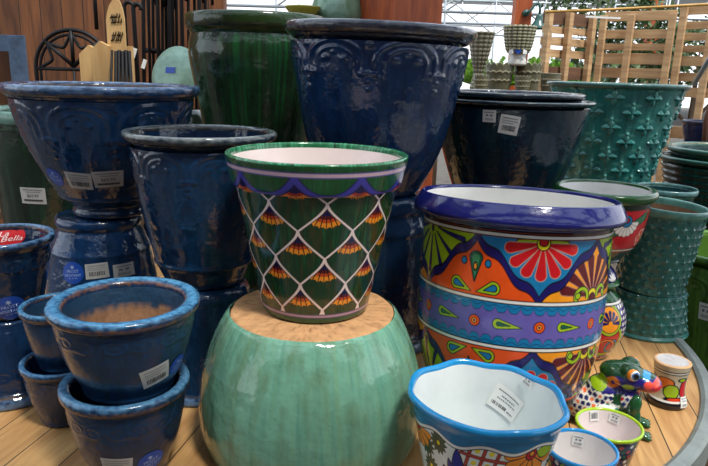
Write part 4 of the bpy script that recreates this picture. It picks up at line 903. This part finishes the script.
# shepherd hooks
def hook(px, ytop, yend, wpx, Yb, side, r=.012, base_x=None, idx=0):
    top = P(px, ytop, Yb); w_ = abs(P(px + wpx, ytop, Yb).x - top.x) / 2; b = P(base_x if base_x else px, 80, Yb)
    d = Vector((b.x - top.x, 0, b.z - top.z)); k = top.z / (top.z - b.z); foot = Vector((top.x + d.x * k, Yb, 0))
    pts = [foot, Vector((top.x, Yb, top.z - w_))] + [Vector((top.x + side * (w_ - w_ * cos(rad(a))), Yb, top.z - w_ + w_ * sin(rad(a)))) for a in range(15, 181, 15)]
    e = P(px, yend, Yb).z; pts.append(Vector((top.x + side * 2 * w_, Yb, max(e, top.z - w_ - .3)))); mb = MB(); mb.tube(pts, r, 8); return mb
for px, yt, ye, wp, Yb, sd_, r_, bx_, lb in ((114, -12, 30, 20, 4.1, -1, .012, 112, 'black shepherd hook arching over the wooden posts at left'), (124, 2, 14, 9, 4.1, 1, .012, 128, 'short black shepherd hook bending right, beside the sign board'),
        (133, 4, 10, 8, 4.1, 1, .014, 138, 'thick black shepherd hook standing right of the sign board')):
    tag(hook(px, yt, ye, wp, Yb, sd_, r_, bx_).done('shepherd_hook', M_IRON, None, True), lb, 'shepherd hook')
ORD = ('first', 'second', 'third', 'fourth', 'fifth', 'sixth', 'seventh', 'eighth', 'ninth', 'tenth', 'eleventh', 'twelfth', 'thirteenth', 'fourteenth')
for i, px in enumerate((143, 148, 152.5, 157, 162, 165, 169, 172, 176, 181, 188, 194, 199, 205)):
    mb = hook(px, -14 - (i * 5) % 9, -2 + (i * 7) % 12, 5 + (i % 3) * 2, 4.35 + .03 * (i % 3), 1 if i % 2 else -1, .010 + .003 * (i % 3 == 0), px + 1 + (i % 2))
    tag(mb.done('shepherd_hook', M_IRON, None, True), 'black shepherd hook in the cedar wall row, %s from the left' % ORD[i], 'shepherd hook', 'row of black hooks on the cedar wall')
mb = MB(); mb.tube([P(143, 50, 4.4), P(168, 52, 4.4)], .016)
tag(mb.done('hanging_rail', M_IRON, None, True), 'short black iron rail across the hook row', 'rail')
for px, py in ((134, 53), (144, 64)):
    mb = MB(); c = P(px, py, 4.07 if py < 60 else 4.33); mb.box(c, (.025, .003, .06), Matrix.Rotation(rad(20), 3, 'Y')); tag(mb.done('hang_tag', M_LABELW), 'small white paper tag hanging on a shepherd hook, %s' % ('the higher one' if py < 60 else 'the lower one'), 'tag')
# pale green dish leaning upright
c = P(176, 76, 3.6); t = empty('pale_green_dish', c, 'pale green dish on its side with a blue sticker, left of the tall green planter', 'dish')
o = lathe('dish_body', [(0, .05), (.06, .05), (.10, .035), (.135, .01), (.15, 0), (.155, .004), (.15, .012), (.135, .02), (.11, .05), (.09, .066), (0, .07)], M_STONE, t, c3(150, 186, 164), 120, 50)
t.rotation_euler = (rad(78), 0, rad(-24)); t.scale = (1.05, 1.05, 1.05); o.rotation_euler = (0, 0, 0)
mb = MB(); mb.box((.02, .015, .071), (.06, .03, .002)); mb.done('blue_sticker', M_LBLUE, t)
t2 = empty('upturned_planter', (c.x, 3.66, .70), 'dark upturned pot behind the tapered blue planter, under the pale green dish', 'plant pot'); lathe('body', [(0, .55), (.10, .55), (.14, .52), (.18, .0), (.16, 0), (0, .4)][::-1], M_GREEN, t2, c3(26, 40, 32), 60, 30)

# ================================================================== BACKGROUND CENTRE AND RIGHT
a = P(391, 10, 3.42); side = .335
mb = MB(); mb.box((a.x + .0525, 3.647, 1.6), (side, side, 3.2), Matrix.Rotation(rad(32), 3, 'Z'), bev=.01); tag(mb.done('timber_post', M_POST), 'thick orange cedar post rising right behind the tallest blue planter', 'post')
a = P(522, 10, 6.2); b_ = P(655, 5, 9.2)
mb = MB(); mb.box((a.x, 6.2, 1.9), (.15, .15, 3.8), bev=.006); tag(mb.done('timber_post', M_POST), 'slim orange cedar post carrying the green lamp, above the hobnail pot', 'post')
mb = MB(); mb.box((b_.x, 9.2, 1.9), (.15, .15, 3.8), bev=.006); tag(mb.done('timber_post', M_POST), 'distant cedar post behind the stacked pallets', 'post')
# green gooseneck lamp
M_LAMP = mat('green_enamel', c3(40, 84, 78), .3, var=.2, coat=.3)
ly = 6.1; l0 = P(526, 13, ly); t = empty('gooseneck_lamp', l0, 'dark green gooseneck barn lamp on the slim cedar post', 'lamp')
k = ly / 640
mb = MB(); mb.tube([(0, .06, 0), (0, -.02, 0)], .03, 12); mb.done('wall_mount', M_LAMP, t, True)
mb = MB(); mb.tube([(0, -.02, 0), (.03, -.02, .015), (.06, -.02, .06), (.085, -.02, .085), (.105, -.02, .08), (.118, -.02, .04), (.118, -.02, -.02)], .011); mb.done('neck', M_LAMP, t, True)
o = lathe('lamp_shade', [(.018, .03), (.03, .02), (.035, -.02), (.07, -.07), (.078, -.10), (.074, -.10), (.03, -.03), (0, -.02)][::-1], M_LAMP, t, c3(0, 0, 0), 60, 30); o.location = (.118, -.02, -.04)
# grey-green pots
def hob(n, dz, amp):
    return lambda ph, s, r, z: amp * np.clip(1.1 - np.hypot(wrap(ph, 2 * pi / n) * n / pi * 1.0, (s / dz - np.floor(s / dz) - .5) * 2), 0, 1) ** .6
GG = c3(122, 122, 96)
hb = P(518, 52, 4.6); sy = 4.6 / 640
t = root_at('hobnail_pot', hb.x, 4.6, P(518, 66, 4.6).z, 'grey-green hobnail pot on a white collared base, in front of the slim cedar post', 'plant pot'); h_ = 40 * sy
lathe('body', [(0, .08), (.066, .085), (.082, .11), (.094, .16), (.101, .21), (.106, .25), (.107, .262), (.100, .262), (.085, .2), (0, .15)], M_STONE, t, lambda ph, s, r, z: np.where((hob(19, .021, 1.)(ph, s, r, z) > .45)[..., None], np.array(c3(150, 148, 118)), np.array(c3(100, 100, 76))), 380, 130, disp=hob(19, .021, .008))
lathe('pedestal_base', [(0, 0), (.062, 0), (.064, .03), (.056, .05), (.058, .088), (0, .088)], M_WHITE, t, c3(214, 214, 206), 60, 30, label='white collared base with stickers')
mb = MB(); mb.tube([(0, -.078, .10), (0, -.082, .10)], .020, 16); mb.done('round_sticker', M_LBLUE, t)
for dx in (-.045, .045): mb = MB(); mb.box((dx, -.068, .095), (.032, .006, .032), Matrix.Rotation(rad(dx * 900), 3, 'Z')); mb.done('price_tag', M_LABELW, t)
def scal(px0, px1, y0, y1, Yb, label, n=14, rows=2, two=True):
    xm = (px0 + px1) / 2; top = P(xm, y0, Yb); bot = P(xm, y1, Yb); R_ = (px1 - px0) / 2 * Yb / 650; Hh = top.z - 1.36
    t = root_at('scalloped_pot', top.x, Yb, 1.36, label, 'plant pot')
    def dsp(ph, s, r, z):
        e = .10 * Hh * np.abs(np.cos(n * ph / 2)) * (z > Hh * .85); d = (0, 0)
        bmp = 0
        for zc in (.42, .72): bmp = bmp + np.exp(-((z - Hh * (zc + .05 * np.abs(np.cos(n * ph / 2)))) / (Hh * .03)) ** 2)
        return (1 + .06 * bmp, e)
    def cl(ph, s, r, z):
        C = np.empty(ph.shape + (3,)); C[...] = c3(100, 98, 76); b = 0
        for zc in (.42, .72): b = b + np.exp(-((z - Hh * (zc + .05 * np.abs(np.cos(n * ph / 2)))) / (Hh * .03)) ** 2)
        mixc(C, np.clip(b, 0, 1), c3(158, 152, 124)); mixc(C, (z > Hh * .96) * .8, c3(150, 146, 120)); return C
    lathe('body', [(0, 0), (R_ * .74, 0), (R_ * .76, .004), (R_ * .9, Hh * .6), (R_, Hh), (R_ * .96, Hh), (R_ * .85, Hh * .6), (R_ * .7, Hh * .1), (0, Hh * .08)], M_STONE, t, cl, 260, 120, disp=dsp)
    lathe('saucer', [(0, -.0), (R_ * .80, 0), (R_ * .82, .006), (R_ * .80, .012), (0, .012)], M_CLAY, t, c3(140, 96, 70), 60, 14, label='terracotta foot')
    return t
scal(486, 514, 65, 91, 4.65, 'grey-green pot with a scalloped rim, left of the hobnail pot on the far shelf')
scal(515, 542, 65, 91, 4.68, 'grey-green pot with a scalloped rim, right of the hobnail pot on the far shelf')
scal(474, 489, 76, 91, 4.48, 'tiny scalloped grey pot at the left end of the far shelf'); scal(516, 531, 77, 91, 4.46, 'tiny scalloped grey pot in front of the two larger scalloped ones')
scal(541, 561, 75, 91, 4.48, 'small plain-lipped grey pot next to the pallet at the shelf end', n=0)
tl = P(478, 91, 4.75)
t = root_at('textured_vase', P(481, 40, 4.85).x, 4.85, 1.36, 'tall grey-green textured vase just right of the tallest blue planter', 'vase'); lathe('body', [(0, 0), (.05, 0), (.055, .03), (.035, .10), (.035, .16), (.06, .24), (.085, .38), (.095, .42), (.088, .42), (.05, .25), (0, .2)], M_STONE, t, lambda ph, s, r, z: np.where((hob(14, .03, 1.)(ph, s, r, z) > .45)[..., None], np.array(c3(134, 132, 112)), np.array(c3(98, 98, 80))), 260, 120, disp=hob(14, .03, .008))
# pale jade pot and yellow bowl peeping over the green planter
t = root_at('glazed_jar', P(337, 14, 3.72).x, 3.72, P(337, 30, 3.72).z, 'pale jade jar shoulder seen behind the tallest planter, left of the thick post', 'jar')
lathe('body', [(0, 0), (.11, 0), (.15, .05), (.145, .11), (.115, .20), (.085, .27), (.07, .31), (0, .31)], M_CELADON, t, c3(120, 156, 136), 120, 60)
t = root_at('yellow_bowl', P(303, 14, 3.56).x, 3.56, P(303, 18, 3.56).z, 'olive yellow glazed bowl edge between the green and the tallest blue planters', 'bowl')
lathe('body', [(0, 0), (.05, 0), (.07, .02), (.095, .05), (.098, .058), (.09, .058), (.06, .02), (0, .012)], M_PAINT, t, c3(176, 172, 70), 100, 40)
tp = P(303, 18, 3.56).z; ct = P(337, 30, 3.72).z
mb = MB(); mb.box((P(318, 14, 3.65).x - .05, 3.68, ct / 2), (.44, .5, ct), bev=.01); tag(mb.done('display_crate', M_BENCH), 'tall dark crate hidden behind the green and blue planters', 'crate')
mb = MB(); mb.box((P(303, 14, 3.56).x, 3.56, (ct + tp) / 2), (.10, .10, abs(tp - ct)), bev=.004); tag(mb.done('display_block', M_BENCH), 'small wood block lifting the yellow bowl', 'block')

# pallets
def pallet(name, A, B, zs, stw, Yd, m1, m2, label, zlo, zhi, rails=(), thick=.02, stringer=None):
    """A, B: ends on the ground line (x, y); zs: slat (z0, z1) list"""
    A, B = Vector((A[0], A[1], 0)), Vector((B[0], B[1], 0)); d = (B - A); Ln = d.length; an = math.atan2(d.y, d.x)
    t = empty(name, A, label, 'pallet', rz=an)
    for i, (za, zb_) in enumerate(zs):
        mb = MB(); jit = random.uniform(-.012, .012); mb.box((Ln / 2 + jit, .05, (za + zb_) / 2), (Ln - .01, thick, abs(zb_ - za)), Matrix.Rotation(random.uniform(-.008, .008), 3, 'Y'), bev=.003); mb.done('slat', m2 if i in rails else m1, t)
    for x in (stringer or (.03, .5, .97)):
        mb = MB(); mb.box((Ln * x, 0, (zlo + zhi) / 2), (stw, .045, zhi - zlo), bev=.004); mb.done('stringer', m1, t)
    return t
def zz2(px, ys, Y): return [(P(px, a, Y).z, P(px, b, Y).z) for a, b in ys]
pl = [P(546, 40, 5.05), P(592, 40, 5.4), P(672, 40, 5.1), P(760, 40, 4.75)]
low = [(.02 + i * .17, .11 + i * .17) for i in range(7)]
pallet('wooden_pallet', (pl[0].x, 5.05), (pl[1].x, 5.4), low[:6] + zz2(570, ((104, 96), (80, 67), (58, 50), (46, 38), (34, 27), (25, 12)), 5.2), .05, 4.7, M_PALLET, M_PALLETD, 'narrow weathered pallet standing upright at the left of the pallet screen', 0, P(548, 10, 5.05).z, (7, 11), stringer=(.02, .45, .97))
pallet('wooden_pallet', (pl[1].x + .07, 5.43), (pl[2].x, 5.1), low + zz2(630, ((92, 83), (78, 68), (64, 53), (50, 43), (38, 29), (20, 10)), 5.25), .05, 4.7, M_PALLET, M_PALLETD, 'middle pallet of the screen with open pale slats, above the embossed teal pot', 0, P(600, 15, 5.4).z, (), stringer=(.03, .42, .97))
pallet('wooden_pallet', (pl[2].x + .05, 5.1), (pl[3].x, 4.75), low + zz2(700, ((98, 88), (82, 73), (66, 56), (52, 45), (40, 32), (28, 20), (13, 3)), 4.95), .05, 4.7, M_PALLET, M_PALLETD, 'right pallet of the screen running out of view at the right edge', 0, P(674, 6, 5.1).z, (), stringer=(.02, .4, .9))
mb = MB(); mb.tube([P(545, 12, 4.98), P(600, 10, 4.98), P(660, 7, 4.93), P(730, 3, 4.65)], .010); tag(mb.done('bamboo_pole', M_BAMBOO, None, True), 'long yellow bamboo pole laid along the top of the pallet screen', 'pole')
mb = MB(); mb.box(P(603, 17.5, 5.28), (.27, .015, .014), Matrix.Rotation(rad(1), 3, 'Y')); tag(mb.done('white_batten', M_LABELW), 'short white batten on the top rail of the pallet screen', 'batten')
mb = MB(); mb.tube([P(694, 84, 3.3), P(716, 48, 3.0)], .012); tag(mb.done('metal_handle', M_MET, None, True), 'slanting pale metal pole at the right edge above the embossed teal pot', 'pole')
# stacked navy pots beyond
nb = P(691, 150, 3.7)
for i, (zz0, lb) in enumerate(((.0, 'navy pot at the right edge, lowest of the pair beyond the ribbed pots'), (.125, 'navy pot with a worn lip on top of the pair beyond the ribbed pots'))):
    bluepot('glazed_planter', nb.x + .03, 3.7, .78 + .21 + zz0, .78 + .36 + zz0, .10, FLOWER, lb, base=(34, 40, 74), hi=(90, 90, 110), d=.12, ns=40, nphi=80)
mb = MB(); mb.box((nb.x + .03, 3.7, .78 + .105), (.22, .22, .21), bev=.005); tag(mb.done('wooden_crate', M_PALLETD), 'brown crate under the two navy pots at the right edge', 'crate')
mb = MB(); mb.tube([P(703, 165, 3.45), P(706, 120, 3.45), P(716, 90, 3.45)], .014); tag(mb.done('rusty_stake', mat('rust', c3(96, 58, 40), .8, var=.4), None, True), 'rusty brown stake at the right edge beside the navy pots', 'stake')

# foliage
def leaves(n, cen, rad3, size, seed, flat=.5):
    r = np.random.default_rng(seed); u = r.normal(size=(n, 3)); u /= np.linalg.norm(u, axis=1)[:, None]; u *= r.uniform(.35, 1, (n, 1)) ** .5; c = u * rad3 + cen
    d = r.normal(size=(n, 3)); d /= np.linalg.norm(d, axis=1)[:, None]; e = np.cross(d, r.normal(size=(n, 3))); e /= np.linalg.norm(e, axis=1)[:, None]; s = size * r.uniform(.6, 1.4, (n, 1))
    return np.stack([c - d * s, c + e * s * flat, c + d * s, c - e * s * flat], 1).reshape(-1, 3), np.arange(4 * n).reshape(-1, 4)
M_LEAF = mat('dark_leaves', c3(58, 84, 44), .55, var=.7, vscale=7, vcol=c3(104, 120, 70)); M_FROND = mat('bright_fronds', c3(120, 165, 50), .5, var=.6, vscale=8, vcol=c3(70, 120, 34)); M_BARK = mat('bark', c3(92, 74, 56), .9, var=.5, bump=.5)
def tree(name, x, y, h, crowns, size, seed, label, mm, n=1000, cat='tree'):
    t = empty(name, (x, y, 0), label, cat); V = []; F = []; b = 0
    for i, (cx, cy, cz, rx, ry, rz_) in enumerate(crowns):
        v, f = leaves(n, np.array((cx, cy, cz)), np.array((rx, ry, rz_)), size, seed + i); V.append(v); F.append(f + b); b += len(v)
    me = bpy.data.meshes.new('foliage'); me.from_pydata(np.concatenate(V).tolist(), [], np.concatenate(F).tolist()); link('foliage', me, (mm,), t, False)
    mb = MB(); mb.tube([(0, 0, 0), (.03, 0, h * .4), (0, 0, h * .8)], .07, 8, .03)
    for i, (cx, cy, cz, *_) in enumerate(crowns): mb.tube([(0, 0, h * .4), (cx * .7, cy * .7, cz)], .03, 6, .012)
    mb.done('trunk', M_BARK, t, True)
T1 = P(602, 20, 7.4); tree('leafy_tree', T1.x, 7.4, 2.2, [(-.1, 0, 2.35, .65, .4, .44), (.55, .1, 1.9, .5, .4, .45), (.1, 0, 1.5, .6, .4, .5)], .045, 3, 'dark leafy tree showing through and above the pallets', M_LEAF)
T2 = P(700, 50, 10); tree('leafy_tree', T2.x, 10, 2.0, [(0, 0, 1.9, .9, .5, .5), (.9, 0, 1.6, .9, .5, .5), (-1, 0, 1.5, .8, .5, .4)], .06, 13, 'broad bush far behind the right pallets', M_LEAF)
T3 = P(565, 60, 9.2); tree('leafy_bush', T3.x, 9.2, 1.4, [(0, 0, 1.4, .4, .3, .35), (.3, 0, 1.1, .5, .3, .4)], .05, 23, 'dark shrub between the hobnail pot and the pallets', M_LEAF, 600, 'shrub')
def palm(x, y, z, n, L_, seed, label):
    t = empty('potted_palm', (x, y, 0), label, 'palm'); r = random.Random(seed); V = []; F = []
    for i in range(n):
        a = r.uniform(0, 2 * pi); el = r.uniform(.5, 1.35); l = L_ * r.uniform(.7, 1.1); prev = None
        for k in range(14):
            s_ = k / 13; cx = cos(a) * l * s_ * cos(el); cy = sin(a) * l * s_ * cos(el); cz = z + l * s_ * sin(el) - .35 * l * s_ * s_; c = Vector((cx, cy, cz))
            for sd_ in (-1, 1):
                p = Vector((-sin(a), cos(a), 0)) * sd_ * (.10 * l / .6 * sin(pi * min(1, s_ * .9 + .1))) + Vector((cos(a), sin(a), -.4)) * .05; b = len(V); V += [tuple(c), tuple(c + p * .5 + Vector((0, 0, .012))), tuple(c + p), tuple(c + p * .5 - Vector((0, 0, .010)))]; F.append((b, b + 1, b + 2, b + 3))
    me = bpy.data.meshes.new('fronds'); me.from_pydata(V, [], F); link('fronds', me, (M_FROND,), t, False); mb = MB(); mb.tube([(0, 0, 0), (0, 0, z + .05)], .05, 8, .035); mb.done('stem', M_BARK, t, True)
for i, (px, Yp, lb) in enumerate(((489, 5.7, 'bright yellow-green palm between the tall vase and the hobnail pot'), (549, 5.75, 'bright yellow-green palm right of the hobnail pot'))):
    p = P(px, 60, Yp); palm(p.x, Yp, 1.36, 110, .44, 31 + i, lb)
